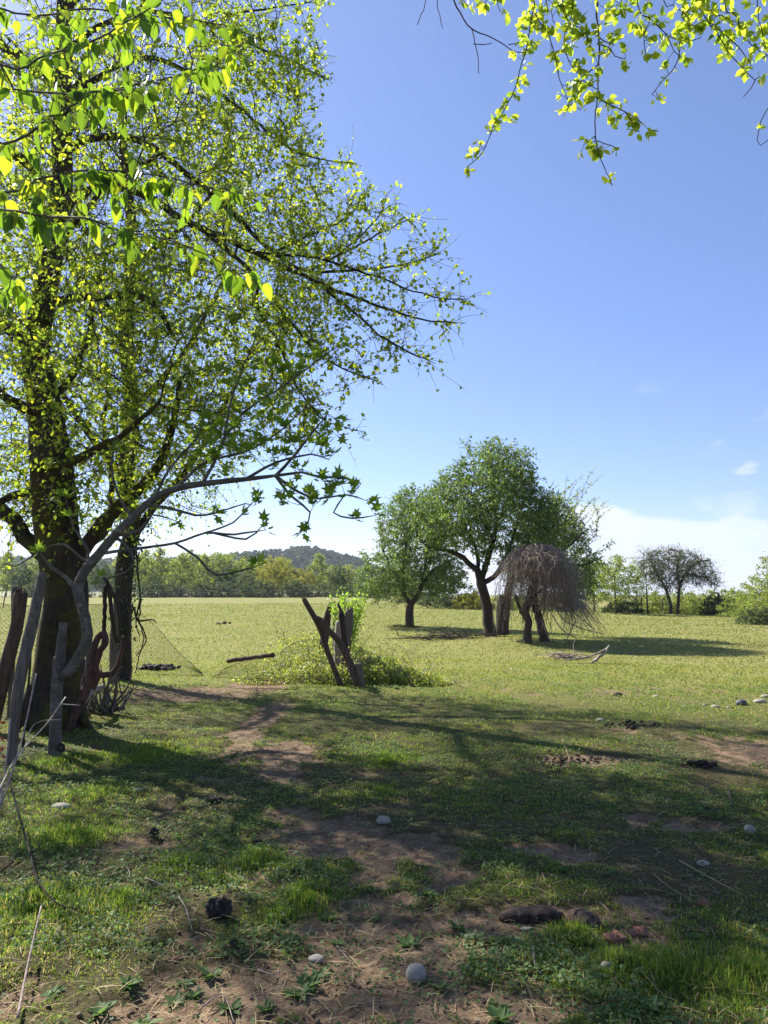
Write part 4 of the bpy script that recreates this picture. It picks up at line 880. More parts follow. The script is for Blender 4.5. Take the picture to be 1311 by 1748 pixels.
# ------------------------------------------------------------------ trees the photographer stands under: only their hanging branches show
def overhang_left():
    rg = np.random.RandomState(24); np.random.seed(24); base = np.array([-3.3, .8, 0]); base[2] = gz(base[0], base[1])
    root = thing('broadleaf_tree', 'thin branches with large heart-shaped leaves crossing the upper left corner', 'tree', base)
    T = Tree(.12, 24); T.limb([base-[0, 0, .2], base+[.05, .05, 1.2], base+[-.05, .3, 2.6], base+[.1, .4, 4.2], base+[0, .5, 6]], (.16, .14, .12, .09, .05), None)
    d = 2.6; limbs = [
        [(-1500,300,.9),(-900,330,1.4),(-300,300,2.2),(0,240,2.5),(90,190,2.55),(140,165,2.6),(210,140,2.65),(330,112,2.7),(430,60,2.7)],
        [(-900,330,1.4),(-400,340,2.2),(0,330,2.5),(60,305,2.5),(150,290,2.5),(260,298,2.55),(340,315,2.6),(420,330,2.6)],
        [(-400,340,2.2),(-100,380,2.4),(0,360,2.45),(70,372,2.5),(140,372,2.5),(200,392,2.5),(280,405,2.55),(340,425,2.55),(440,472,2.6)],
        [(-1200,200,.9),(-700,0,1.5),(-200,-40,2.2),(40,20,2.4),(150,10,2.5),(260,20,2.55),(360,30,2.6),(450,60,2.6)],
        [(-200,-40,2.2),(0,110,2.3),(80,90,2.35),(170,60,2.4),(300,-20,2.5)],
        [(0,150,2.3),(110,160,2.4),(200,155,2.45),(270,155,2.45)] ,[(-100,420,2.4),(-20,440,2.5),(20,470,2.6),(10,510,2.6)]]
    for i, L in enumerate(limbs):
        T.limb(PL(0, *L), .008 if i else .010, .0020, .002, step=.035)
    T.skel = len(T.X); T.finish(.002); tm = MB(); T.mesh(tm, None, .08, .05, 12)
    X, r = T.Xa, T.r; C = []; Ax = []; Nn = []; Sz = []; pm = tm; u = X[:, 0]/np.maximum(X[:, 1], .3)
    sel = np.where((X[:, 2] > 2.1) & (X[:, 1] > 1.7) & (r < .018) & (u > -.75))[0]
    for i in sel:
        for k in range(rg.poisson(2.1)):
            side = rdir(1)[0]*[1, 1, .3]; pl = rg.uniform(.015, .05); s = X[i]+nrm(side+[0, 0, -.4])*pl; a = nrm(side*.6+[0, 0, -.9]+rg.normal(0, .2, 3))
            C.append(s); Ax.append(a); Nn.append(nrm(np.array([0, -.8, .25])+rdir(1)[0]*.8)); Sz.append(rg.uniform(.038, .078)); tube(pm, [X[i], s], .0012, 3, False)
        if rg.rand() < .45:
            v = nrm(rdir(1)[0]+[0, 0, -.5])*rg.uniform(.06, .16); p = np.array([X[i], X[i]+v*.5+[0, 0, .01], X[i]+v+[0, 0, -.02]]); tube(pm, p, .0015, 3, False)
            for t in (.45, .75, 1.): C.append(X[i]+v*t); Ax.append(nrm(rdir(1)[0]*.4+[0, 0, -.9])); Nn.append(nrm(np.array([0, -.8, .25])+rdir(1)[0]*.8)); Sz.append(rg.uniform(.030, .066))
    lm = MB(); scatter(lm, np.array(C), np.array(Ax), np.array(Nn), np.array(Sz), T_BIG, F_BIG, aspect=rg.uniform(.60, .92, len(C)), rv=RV_BIG, rnd=rg.rand(len(C))**1.4*.8); lm.build('crown', M['leaf_big'], root); tm.build('trunk', M['bark_fig'], root)
overhang_left()
def overhang_right():
    rg = np.random.RandomState(25); np.random.seed(25); base = np.array([3.6, -1.6, 0]); base[2] = gz(base[0], base[1])
    root = thing('plum_tree', 'thin drooping branches with clustered small leaves hanging in the upper right corner', 'tree', base)
    T = Tree(.12, 25); T.limb([base-[0, 0, .2], base+[0, .05, 1.2], base+[-.1, .3, 2.4], base+[-.3, 1.0, 4.0], base+[-.5, 2.2, 5.4]], (.17, .14, .12, .09, .06), None)
    T.limb([base+[-.5, 2.2, 5.4], base+[-1.2, 3.6, 6.1], base+[-2.0, 4.8, 6.2], base+[-3.0, 5.6, 6.0]], .05, .02, .006); T.limb([base+[-.5, 2.2, 5.4], base+[-.4, 4.0, 6.1], base+[-.6, 5.6, 6.2]], .05, .02, .006); T.limb([base+[-.3, 1.0, 4.0], base+[.1, 3.0, 5.3], base+[.0, 5.0, 5.9]], .05, .02, .006)
    lm = MB(); br = MB(); C = []; Ax = []; Nn = []; Sz = []
    def hang(pts, r0, dens, size=.052, d=4.1, lo=0.0, cl=5):
        p = smooth_path(PL(d, *pts), .03); p[1:] += np.cumsum(rg.normal(0, .002, (len(p)-1, 3)), 0); tube(br, p, lerp_r(len(p), r0, .0022), 5, False)
        for i in range(int(lo*len(p)), len(p)):
            if rg.rand() < dens:
                bd = nrm(p[i]-p[max(0, i-1)]+1e-6); o = nrm(rdir(1)[0]-bd*.2); L = rg.uniform(.015, .07); e = p[i]+o*L; tube(br, [p[i], e], .0016, 3, False)
                for k in range(rg.randint(4, cl+4)): 
                    a = nrm(rdir(1)[0]*.8+o*.5+[0, 0, -.35]); C.append(e+rg.normal(0, .010, 3)); Ax.append(a); Nn.append(nrm(rdir(1)[0]+[0, 0, .3])); Sz.append(rg.uniform(.6, 1.2)*size)
        return p
    tp = lambda x, dx=0: (x+dx, -260)
    hang([(930,-300),(925,-80),(905,60),(892,110),(880,150),(862,190),(846,215),(832,255),(822,268),(803,283)], .006, .85, .046, lo=.35, cl=4)
    hang([(1022,-300),(1018,-60),(1018,40),(1021,110),(1019,160),(1015,195),(1016,235),(1025,270),(1038,300),(1043,312)], .010, .42, lo=.2)
    hang([(1016,232),(1005,240),(996,245)], .003, .9); hang([(1020,240),(1040,250),(1052,256)], .003, .9)
    hang([(895,-250),(905,0),(925,50),(940,100),(948,140),(965,175),(985,190)], .006, .75, lo=.3)
    hang([(975,-200),(972,0),(958,60),(965,100),(985,125),(1000,140),(1015,150)], .005, .85, lo=.3); hang([(1021,110),(1000,130),(985,155),(970,180)], .004, .9)
    hang([(1019,75),(1040,80),(1050,95),(1070,98)], .004, .75); hang([(1018,60),(1035,70),(1050,75)], .004, .9); hang([(1016,165),(1045,182),(1068,192),(1090,205),(1100,215)], .004, .8, lo=.2); hang([(1068,192),(1085,215),(1092,225)], .003, .9)
    hang([(1190,-260),(1188,-30),(1200,20),(1225,55),(1248,90),(1270,115),(1290,135),(1300,130)], .007, .60, lo=.3); hang([(1290,135),(1283,150),(1270,165)], .003, .2)
    hang([(1080,-200),(1090,10),(1110,35),(1135,58),(1160,72),(1190,75),(1205,70)], .006, .7, lo=.35); hang([(1160,72),(1158,100),(1148,120),(1130,140),(1112,162)], .003, .6, .03); hang([(1110,35),(1098,60),(1100,100)], .003, .7); hang([(1135,58),(1150,85),(1160,95)], .003, .9)
    hang([(1240,-220),(1240,0),(1260,30),(1280,70),(1300,90),(1330,110)], .006, .8, lo=.3); hang([(1215,40),(1240,60),(1265,80),(1285,110)], .004, .9); hang([(1300,-200),(1295,0),(1300,50),(1310,90)], .005, .8, lo=.3)
    hang([(1120,-200),(1130,0),(1150,15),(1175,35),(1180,60)], .005, .8, lo=.3); hang([(955,-200),(930,0),(938,20),(942,40)], .004, .9, lo=.5); hang([(1050,-200),(1055,-10),(1065,15),(1045,35)], .004, .9, lo=.4); hang([(960,-100),(965,20),(1000,50),(1005,70)], .004, .8, lo=.3)
    hang([(850,-200),(845,-40),(848,10),(853,25)], .004, .9, lo=.6); hang([(830,-200),(832,-20),(826,5)], .004, .7, lo=.7); hang([(780,-150),(783,-20),(787,8)], .004, .5, lo=.8)
    hang([(1150,-200),(1205,0),(1240,20),(1290,40)], .005, .7, lo=.4); hang([(1195,-100),(1180,10),(1160,30),(1190,50)], .005, .7, lo=.4); hang([(1340,150),(1312,185),(1303,200),(1296,225),(1293,242),(1300,250),(1315,240)], .003, .15, .03)
    hang([(760,-120),(770,-10),(790,30),(805,48),(830,58),(860,72),(880,86),(912,90)], .007, .0); hang([(805,48),(808,75),(813,100),(813,130)], .0032, .0); hang([(808,75),(825,76),(840,74)], .0028, .0); hang([(868,76),(885,74),(890,76)], .0028, .0)
    hang([(745,-120),(745,0),(747,20),(755,50)], .0035, .0); hang([(735,-120),(722,0),(715,20),(707,40)], .0028, .0)
    # branches above the frame carrying those
    T.skel = len(T.X); A = np.array([P(rg.uniform(720, 1420), rg.uniform(-420, -200), rg.uniform(3.5, 4.8)) for _ in range(240)]); T.grow(A, 1.6, .16, 60, jit=.25); T.finish(.004, 2.3); tm = MB(); T.mesh(tm, None, .12, .05, 12); tm.build('trunk', M['bark_dark'], root)
    br.build('hanging_branches', M['bark_dark'], root)
    scatter(lm, np.array(C), np.array(Ax), np.array(Nn), np.array(Sz), T_OV, F_OV); T.leaves(lm, .012, 2.0, .036, T_OV, F_OV, spread=.03, clump=2); lm.build('crown', M['leaf_plum'], root)
overhang_right()
# ------------------------------------------------------------------ posts, poles and fallen wood
def pole(name, label, cat, pts, r, material, d=None, sides=14, rough=.14, seed=0, group=None, step=.05, flat=1.0, foot=True, split=False):
    p = smooth_path(PL(d, *pts) if d is not None else [np.asarray(q, float) for q in pts], step)
    if foot: 
        g_ = gz(p[0][0], p[0][1]); v = nrm((p[0]-p[min(3, len(p)-1)])[None])[0]; k = max(0, (p[0][2]-g_+.12))/max(.3, -v[2]) if p[0][2] > g_-.12 else 0
        if k: p = np.vstack([p[0]+v*k, p])
    org = p[0].copy(); mb = MB(); tube(mb, p, lerp_r(len(p), *r) if isinstance(r, tuple) else r, sides, True, rough, seed, flat=flat)
    if split:   # weathered splinters at the broken top
        e = p[-1]; v = nrm((p[-1]-p[-3])[None])[0]; rr = r[-1] if isinstance(r, tuple) else r
        for k in range(5):
            a = k*1.26; o = np.array([cos(a), sin(a), 0])*rr*.6; tube(mb, [e+o-v*.06, e+o+v*(.03+.05*((k*37) % 5)/5)], [rr*.38, rr*.12], 5, True)
    return tag(mb.build(name, M[material], origin=org, smooth=True), label, cat, group)
pole('fence_post', 'thick short broken post leaning right, nearest the left edge', 'post', [(8,1150,8.6),(18,1110,8.6),(28,1070,8.6),(36,1012,8.6)], (.078, .072, .068, .075), 'wood_brown', 0, 16, .18, 3, split=True)
pole('stake', 'thin grey stake showing just behind the thick short broken post', 'post', [(22,1110,9.4),(24,1060,9.4),(24,1004,9.4)], .035, 'wood_grey', 0, 8)
pole('leaning_pole', 'long dark pole leaning against the mossy trunk at the left', 'pole', [(20,1296,7.3),(28,1200,7.35),(42,1120,7.4),(58,1050,7.5),(72,980,7.7)], (.046, .050, .056, .054, .046), 'wood_grey', 0, 14, .16, 5)
pole('fence_post', 'grey squared fence post between the mossy trunk and the looped vine wood', 'post', [(148,1185,10.6),(151,1130,10.6),(154,1074,10.6)], (.046, .042, .036), 'wood_grey', 0, 10, .16, 7)
pole('fence_post', 'short grey post leaning on the ivy-clad tree trunk', 'post', [(192,1145,13.2),(193,1090,13.2),(196,1045,13.2)], (.06, .055, .05), 'wood_grey', 0, 10, .14, 8)
pole('vine_wood', 'dark reddish looped vine stem hooked over behind the fig stump', 'stem', [(128,1222,8.8),(145,1185,8.8),(156,1150,8.8),(160,1110,8.8),(168,1088,8.8),(178,1082,8.8),(180,1098,8.8),(170,1112,8.8),(163,1130,8.8),(168,1150,8.8),(182,1152,8.8),(196,1145,8.8),(206,1120,8.8),(211,1085,8.8)], (.044, .048, .048, .04, .036, .036, .034, .032, .028, .018), 'bark_rust', 0, 12, .2, 9, step=.03)
pole('driftwood', 'pale bleached branch lying on the ground behind the fig stump', 'branch', [(104,1215,9.2),(125,1208,9.2),(140,1198,9.3),(155,1180,9.6),(175,1172,10.2)], (.05, .05, .045, .03), 'wood_pale', 0, 10, .15, 10, foot=False)
pole('stub', 'short reddish stump leaning at the foot of the looped vine wood', 'stump', [(150,1178,9.6),(160,1160,9.6),(166,1148,9.6)], (.09, .08, .065), 'bark_rust', 0, 12, .18, 11)
pole('stub', 'dark broken stub beside the grey squared fence post', 'stump', [(141,1178,10.4),(139,1150,10.4),(142,1125,10.4)], (.05, .045, .03), 'wood_dark', 0, 10, .2, 12)
def root_pile():
    rg = np.random.RandomState(31); mb = MB(); o = P(185, 1150, 10.2); o[2] = gz(o[0], o[1])
    for k in range(26):
        a = o+[rg.normal(0, .12), rg.normal(0, .1), .02]; b = a+[rg.normal(.0, .14), rg.normal(0, .12), rg.uniform(.2, .62)]; p = smooth_path([a, (a+b)/2+rg.normal(0, .06, 3), b], .05); tube(mb, p, lerp_r(len(p), rg.uniform(.012, .03), .006), 6, True, .1, k)
    tag(mb.build('root_tangle', M['wood_grey'], origin=o), 'tangle of grey roots and sticks between the looped vine wood and the ivy-clad tree', 'roots')
root_pile()
def sticks_left():
    L = [([(0,1345,4.6),(30,1290,5.2),(80,1235,5.8),(112,1190,6.2)], .006, 'wood_pale', 'long pale dry stalk rising from the lower left edge across the fig stump'),
         ([(3,1330,5),(40,1280,5.6),(60,1235,6),(105,1228,6.2)], .004, 'wood_pale', 'bent thin dry stalk with a horizontal tip before the fig stump'),
         ([(5,1340,5),(12,1290,5.2),(18,1225,5.3)], .006, 'vine_dead', 'upright dry stalk close to the left edge'), ([(20,1320,5.2),(38,1262,5.5),(62,1150,5.8)], .006, 'vine_dead', 'tall thin brown stalk before the leaning pole'),
         ([(104,1202,6.6),(136,1204,6.6)], .005, 'wood_pale', 'short pale stick sticking out sideways from the fig stump'), ([(48,1175,7.9),(52,1120,7.9),(49,1060,7.9)], .012, 'wood_dark', 'slim dark rod standing between the leaning pole and the mossy trunk')]
    for i, (p, r, m_, l) in enumerate(L): pole('dry_stalk', l, 'stalk', p, r, m_, 0, 5, .05, i, foot=i in (0, 1, 2, 3, 5))
    p = [ground_hit(*q) for q in ((10,1405),(30,1440),(48,1490),(62,1530),(95,1553),(130,1567))]; hs = (.30, .18, .12, .07, .04, .03)
    for q, h in zip(p, hs): q[2] = gz(q[0], q[1])+h
    pole('briar', 'dark arching bramble stem curving down to the grass at the lower left', 'stem', p, (.007, .006, .004), 'bark_dark', None, 6, .1, 3, foot=False)
    p = [ground_hit(*q) for q in ((30,1748),(45,1670),(68,1600))]; 
    for q, h in zip(p, (.03, .05, .14)): q[2] = gz(q[0], q[1])+h
    pole('dry_stalk', 'brown dry stalk lying in the grass at the bottom left corner', 'stalk', p, (.006, .004), 'vine_dead', None, 6, .1, 4, foot=False)
sticks_left()
def red_shrub():
    rg = np.random.RandomState(32); b = P(-12, 1200, 7.0); b[2] = gz(b[0], b[1]); root = thing('red_leaved_shrub', 'small shrub with red young leaves poking in at the left edge', 'shrub', b); sm = MB(); lm = MB()
    for k in range(9):
        e = b+[rg.uniform(-.1, .12), rg.uniform(-.1, .1), rg.uniform(.1, .45)]; p = smooth_path([b, (b+e)/2+rg.normal(0, .03, 3), e], .05); tube(sm, p, .004, 4, False); n = 9; scatter(lm, np.repeat(e[None], n, 0)+rg.normal(0, .03, (n, 3)), rdir(n), rdir(n), rg.uniform(.02, .05, n), T_OV, F_OV)
    sm.build('stem', M['bark_twig'], root); lm.build('leaves', M['leaf_red'], root)
red_shrub()

# ------------------------------------------------------------------ the broken gateway: leaning poles, posts, fallen rail, wire netting
pole('leaning_pole', 'long straight weathered pole leaning left out of the bramble mound', 'pole', [(578,1162,13.3),(560,1115,13.35),(545,1070,13.4),(519,1023,13.45)], (.046, .046, .048, .044), 'wood_brown', 0, 12, .14, 21, split=True)
pole('leaning_pole', 'crooked dark pole with a cut round top leaning onto the straight pole', 'pole', [(608,1160,13.1),(594,1125,13.15),(578,1095,13.2),(560,1075,13.25),(551,1062,13.3),(540,1057,13.3)], (.072, .066, .058, .050, .050, .062), 'wood_brown', 0, 12, .16, 22)
pole('fence_post', 'tall dark fence post standing between the crooked pole and the split stump', 'post', [(590,1150,13.7),(588,1100,13.7),(582,1045,13.7)], (.085, .065, .05), 'wood_dark', 0, 12, .2, 23, split=True)
pole('fence_post', 'pale patched fence post behind the crooked pole', 'post', [(577,1140,14.0),(577,1105,14.0),(580,1060,14.0)], (.085, .08, .07), 'wood_pale', 0, 10, .2, 24)
pole('stub', 'short dark stake at the foot of the crooked pole', 'stump', [(615,1158,13.1),(612,1132,13.1)], (.065, .06), 'wood_grey', 0, 9, .15, 25)
pole('fence_post', 'narrow grey post between the broken stump and the tall dark post', 'post', [(571,1110,15.4),(571,1080,15.4),(571,1037,15.4)], .04, 'wood_grey', 0, 8, .14, 26)
pole('stump', 'split grey stump top hanging right of the tall dark post', 'stump', [(592,1090,14.3),(594,1062,14.3),(597,1040,14.3)], (.07, .10, .075), 'wood_grey', 0, 12, .28, 27, split=True)
pole('stump', 'splintered dark stump leaning behind the bramble, left of the narrow grey post', 'stump', [(553,1095,16),(557,1062,16),(564,1032,16)], (.09, .09, .05), 'wood_dark', 0, 12, .28, 28, split=True)
pole('stake', 'thin slanting stick above the tall dark post', 'stick', [(588,1055,14.0),(583,1045,14.0),(577,1030,14.0)], (.03, .022), 'wood_dark', 0, 8, foot=False)
def slab(name, label, cat, a, b, w, h, material, seed=0, ends=(.55, .35), ro=.42):
    a = np.asarray(a); b = np.asarray(b); n = 14; mb = MB(); p = a+(b-a)*np.linspace(0, 1, n)[:, None]; rg = np.random.RandomState(seed); p += rg.normal(0, .004, p.shape)
    tube(mb, p, lerp_r(n, ends[0], 1.1, .95, 1.05, ends[1])*h/2*1.2, 26, True, ro, seed, flat=w/h, vfreq=3); return tag(mb.build(name, M[material], origin=a.copy()), label, cat)
slab('rail', 'short mossy rail hanging on the sagging wire netting in the gateway', 'rail', P(388, 1128, 13.4), P(467, 1118, 13.2), .06, .058, 'wood_brown', 4, (1.0, 1.1), .14)
slab('stub', 'small dark stump end on the ground under the hanging rail', 'stump', ground_hit(430, 1156)+[0, 0, .05], ground_hit(448, 1156)+[0, 0, .06], .12, .12, 'wood_dark', 5)
slab('log', 'half-buried rotten log lying on the bare soil in the right foreground', 'log', ground_hit(856, 1560)+[0, 0, -.018], ground_hit(960, 1563)+[0, 0, -.004], .11, .06, 'wood_dark', 6)
slab('log', 'broken lump of rotten wood at the right end of the half-buried log', 'log', ground_hit(972, 1562)+[0, 0, -.01], ground_hit(1026, 1580)+[0, 0, -.014], .10, .07, 'wood_brown', 7)
slab('rail', 'thin dark board on the brush heap, left of the big orchard tree', 'board', P(756, 1087, 25)+[0, 0, .02], P(782, 1091, 25), .1, .06, 'wood_dark', 8)

def netting(name, label, top, bot, nu, nv, seed=0, sag=.02, r=.0026):
    """diamond wire netting between a top and a bottom line"""
    rg = np.random.RandomState(seed); tp = smooth_path(top, .05); bt = smooth_path(bot, .05)
    def at(c, u):
        x = np.clip(u, 0, 1)*(len(c)-1); i = np.minimum(x.astype(int), len(c)-2); f = (x-i)[:, None]; return c[i]*(1-f)+c[i+1]*f
    mb = MB(); ph = rg.uniform(0, 6, 3)
    def pt(u, v):
        p = at(tp, u)*(1-v[:, None])+at(bt, u)*v[:, None]; w = np.sin(pi*v)
        p[:, 1] += sag*2*np.sin(u*9+ph[0]+v*3)*w; p[:, 0] += sag*np.sin(v*7+ph[1]+u*4)*w*.6; return p
    for s in range(nu):
        for sg in (1, -1):
            k = nv*2+1; v = np.linspace(0, 1, k); zig = (np.arange(k) % 2)*.5*sg; u = (s+.5+zig)/nu; tube(mb, pt(u, v), r, 3, False)
    for v0 in (0.0, 1.0):
        u = np.linspace(0, 1, nu*2); tube(mb, pt(u, np.full(len(u), v0)), r*1.5, 3, False)
    o = bot[0].copy(); return tag(mb.build(name, M['wire'], origin=o, smooth=False), label, 'wire fence')
def gp(px, py, up=0.02): q = ground_hit(px, py); q[2] = gz(q[0], q[1])+up; return q
netting('wire_netting', 'rusty diamond wire netting behind the mossy trunk, reaching the left edge', PL(0, (-150,1000,9.6), (0,1030,10.6), (70,1035,11.4), (150,1032,12.4), (205,1030,13.6)), PL(0, (-150,1180,9.6), (0,1165,10.6), (70,1160,11.4), (150,1155,12.4), (205,1156,13.6)), 62, 16, 1)
netting('wire_netting', 'rusty diamond wire netting sagging from the ivy-clad tree down to the ground in the gateway', PL(0, (215,1035,13.7), (240,1048,13.6), (272,1075,13.6), (300,1108,13.6), (345,1148,13.6)), PL(0, (215,1156,13.7), (240,1153,13.6), (272,1152,13.6), (300,1152,13.6), (347,1154,13.6)), 24, 14, 2)
netting('wire_netting', 'rusty diamond wire netting draped low from the hanging rail to the bramble mound', PL(0, (385,1140,13.6), (430,1124,13.4), (470,1118,13.3), (505,1096,13.6), (535,1092,13.7), (570,1100,13.8)), PL(0, (360,1156,13.5), (430,1160,13.3), (470,1164,13.2), (505,1166,13.2), (535,1164,13.2), (575,1160,13.3)), 42, 8, 3, .05)
def far_fence():
    x0 = (-40-655.5)/FPX*101; root = thing('stake_fence', 'long fence of thin wooden stakes along the far left side of the pasture', 'fence', (x0, 101, gz(x0, 101))); rg = np.random.RandomState(41); prev = None; wm = MB()
    for k in range(86):
        px = -40+k*6.8+rg.uniform(-1.5, 1.5); y = 101+rg.normal(0, .15); x = (px-655.5)/FPX*y; z0 = gz(x, y); h = rg.uniform(.75, 1.2); mb = MB(); t = rg.normal(0, .06); tube(mb, [[x, y, z0-.1], [x+t, y, z0+h]], rg.uniform(.022, .042), 5, True)
        mb.build('stake', M['wood_brown'], root, origin=root['_o']); cur = np.array([x, y, z0])
        if prev is not None:
            for hh in (.35, .7, 1.0): tube(wm, [prev+[0, 0, hh], cur+[0, 0, hh]], .012, 3, False)
        prev = cur
    wm.build('wire', M['wire'], root, origin=root['_o'])
far_fence()
def single_posts():
    for px, y, h, l in ((10, 60, 1.2, 'lone thin fence post far out in the pasture at the left edge'), (1108-18, 56, 1.1, 'slanting thin fence post between the thin young tree and the light green bushy tree'), (1125, 55, 1.0, 'leaning thin post left of the twin-trunked bare tree')):
        x = (px-655.5)/FPX*y; z0 = gz(x, y); pole('fence_post', l, 'post', [np.array([x, y, z0]), np.array([x+.12, y, z0+h])], .05, 'wood_grey', None, 6)
single_posts()

# bramble mound over the old gate post
def bramble():
    rg = np.random.RandomState(51); np.random.seed(51); o = ground_hit(600, 1125); o[2] = gz(o[0], o[1]); root = thing('bramble_thicket', 'sprawling pale green bramble mound round the leaning gateway poles', 'bramble', o)
    lm = MB(); sm = MB()
    lobes = [((590,1090),15.2,.85,.8,.60,2700),((640,1110),14.6,.8,.7,.40,2600),((680,1135),14.0,.7,.5,.22,1800),((530,1110),15.0,.8,.8,.42,2300),((470,1140),14.2,.8,.5,.22,1500),((560,1140),13.9,.9,.5,.32,2200),((610,1150),13.6,.8,.35,.30,2200),((510,1085),16.5,.8,.8,.7,1500),((560,1060),17.0,.8,.8,.75,1600),((720,1148),13.6,.5,.3,.14,700)]
    for (px, py), d, rx, ry, rz, n in lobes:
        c = P(px, py, d); g0 = gz(c[0], c[1]); v = rdir(n); v[:, 2] = abs(v[:, 2]); q = rg.uniform(.55, 1.0, (n, 1))**.5
        lump = .72+.6*fbm(v[:, 0]*3+px, v[:, 1]*3+v[:, 2]*2, 7, 3)[:, None]
        C = np.array([c[0], c[1], g0])+v*q*lump*np.array([rx, ry, rz]); C[:, 2] = np.maximum(C[:, 2], gh(C[:, 0], C[:, 1])+.01)
        scatter(lm, C, rdir(n), nrm(rdir(n)*.8+v*.6+[0, 0, .4]), rg.uniform(.035, .07, n), T_DIA, F_DIA, rg.rand(n))
        for k in range(int(n/60)):
            a = C[rg.randint(n)]; b = a+rg.normal(0, .22, 3)+[0, 0, rg.uniform(-.05, .22)]; p = smooth_path([a, (a+b)/2+[0, 0, .05], b], .06); tube(sm, p, .004, 3, False); m = 8; scatter(lm, p[rg.randint(0, len(p), m)]+rg.normal(0, .02, (m, 3)), rdir(m), rdir(m)+[0, 0, .5], rg.uniform(.03, .06, m), T_DIA, F_DIA)
    lm.build('leaves', M['leaf_bramble'], root, smooth=False); sm.build('stem', M['vine_dead'], root)
    o = P(590, 1045, 14.4); o[2] = gz(o[0], o[1]); r2 = thing('elder_sapling', 'bright green leafy shoots growing up behind the split stump in the bramble mound', 'sapling', o); lm = MB(); sm = MB()
    for k in range(26):
        px = rg.uniform(560, 625); top = 1008+abs(px-592)*.35+rg.uniform(0, 22); d = 14.6+rg.uniform(-.3, .4); a = P(590+(px-590)*.4, 1085, d); b = P(px, top, d); p = smooth_path([o+[rg.normal(0, .05), 0, 0], a, b], .06); tube(sm, p, lerp_r(len(p), .008, .003), 4, False)
        m = 70; i = rg.randint(len(p)//2, len(p), m); scatter(lm, p[i]+rg.normal(0, .05, (m, 3)), rdir(m)+[0, 0, -.2], rdir(m)+[0, 0, .7], rg.uniform(.035, .08, m), T_DIA, F_DIA)
    lm.build('leaves', M['leaf_sprout'], r2, smooth=False); sm.build('stem', M['bark_twig'], r2)
bramble()

# brush heaps and forked driftwood by the dead tree
def brush():
    rg = np.random.RandomState(61)
    def heap(px, py, d, n, L, r, sp, label, m_='vine_dead', flat=.25):
        c = P(px, py, d); c[2] = gz(c[0], c[1]); mb = MB()
        for k in range(n):
            a = c+rg.normal(0, 1, 3)*[sp, sp*.6, 0]; a[2] = gz(a[0], a[1])+rg.uniform(.01, flat); v = nrm(rg.normal(size=3)*[1, 1, .18])*rg.uniform(.3, 1)*L; b = a+v; b[2] = max(b[2], gz(b[0], b[1])+.01)
            p = smooth_path([a, (a+b)/2+rg.normal(0, .06, 3)*[1, 1, .3], b], .1); tube(mb, p, lerp_r(len(p), r, r*.4)*rg.uniform(.4, 1.3), 4, False)
        tag(mb.build('brush_heap', M[m_], origin=c), label, 'brush heap')
    heap(765, 1097, 24.6, 170, .9, .011, .55, 'low heap of thin dead brush on the mound left of the big orchard tree', 'bark_dark', .16)
    heap(715, 1094, 25, 26, .9, .010, .35, 'sparse trail of thin twigs reaching left from the brush heap', 'bark_dark', .08)
    heap(968, 1120, 18.8, 70, .6, .012, .25, 'small dark heap of broken twigs at the right foot of the dead tree', 'vine_dead', .14)
    heap(690, 1070, 33, 60, .5, .012, .3, 'dark patch of twigs left of the small orchard tree base', 'bark_dark', .1)
    d = ground_hit(1020, 1133)[1]+.1; c = P(1025, 1132, d); c[2] = gz(c[0], c[1]); mb = MB()
    for pts, r in (([(1004,1134),(1018,1127),(1030,1115),(1040,1103)], (.022, .034, .030, .026)), ([(1000,1122),(1018,1117),(1034,1108),(1040,1101)], (.014, .022, .024, .02)), ([(965,1128),(985,1124),(1005,1122)], (.012, .02, .025)), ([(1012,1133),(1024,1134),(1034,1136)], (.02, .03, .02))):
        p = smooth_path(PL(d, *pts), .06); p[1:-1] += rg.normal(0, .008, (len(p)-2, 3)); tube(mb, p, lerp_r(len(p), *r), 12, True, .35, int(pts[0][0]), vfreq=6)
    tag(mb.build('driftwood', M['wood_pale'], origin=c), 'forked bleached dead branch lying right of the dead vine-covered tree', 'branch')
brush()

# ------------------------------------------------------------------ stones, dung and clay lumps, each a thing
def lump(name, label, cat, px, py, rx, ry, rz, material, seed, rough=.12, sink=.3, group=None, freq=1.6, lift=0.0):
    c = ground_hit(px, py); c[2] = gz(c[0], c[1]); nu, nv = 40, 26; th = np.arange(nu)*2*pi/nu; ph = np.linspace(0, pi, nv)[1:-1]; T_, H_ = np.meshgrid(th, ph)
    v = np.stack([np.sin(H_)*np.cos(T_), np.sin(H_)*np.sin(T_), np.cos(H_)], -1).reshape(-1, 3); v = np.vstack([v, [[0, 0, 1], [0, 0, -1]]])
    n = fbm(v[:, 0]*freq+seed*3.1+v[:, 2], v[:, 1]*freq+seed*1.7-v[:, 2]*1.3, seed, 4); V = v*(1+rough*2*(n-.5))[:, None]*[rx, ry, rz]; V[:, 2] += rz*(1-sink*2)+lift
    m = nv-2; i = np.arange(m-1)[:, None]*nu; j = np.arange(nu)[None]; j2 = (j+1) % nu; F = np.stack([i+j, i+nu+j, i+nu+j2, i+j2], -1).reshape(-1, 4)
    t = np.arange(nu); a = m*nu; F3 = np.vstack([np.stack([np.full(nu, a), t, (t+1) % nu], -1), np.stack([np.full(nu, a+1), (m-1)*nu+(t+1) % nu, (m-1)*nu+t], -1)])
    mb = MB(); mb.add(V+c, [F, F3], .5); return tag(mb.build(name, M[material], origin=c), label, cat, group)
lump('stone', 'smooth round grey river stone on the bare soil at the bottom centre', 'stone', 710, 1664, .043, .043, .040, 'stone', 1, .05, .14)
lump('stone', 'small round tan stone in the grass below the broken red clay', 'stone', 1035, 1652, .024, .022, .018, 'stone', 2, .08, .2)
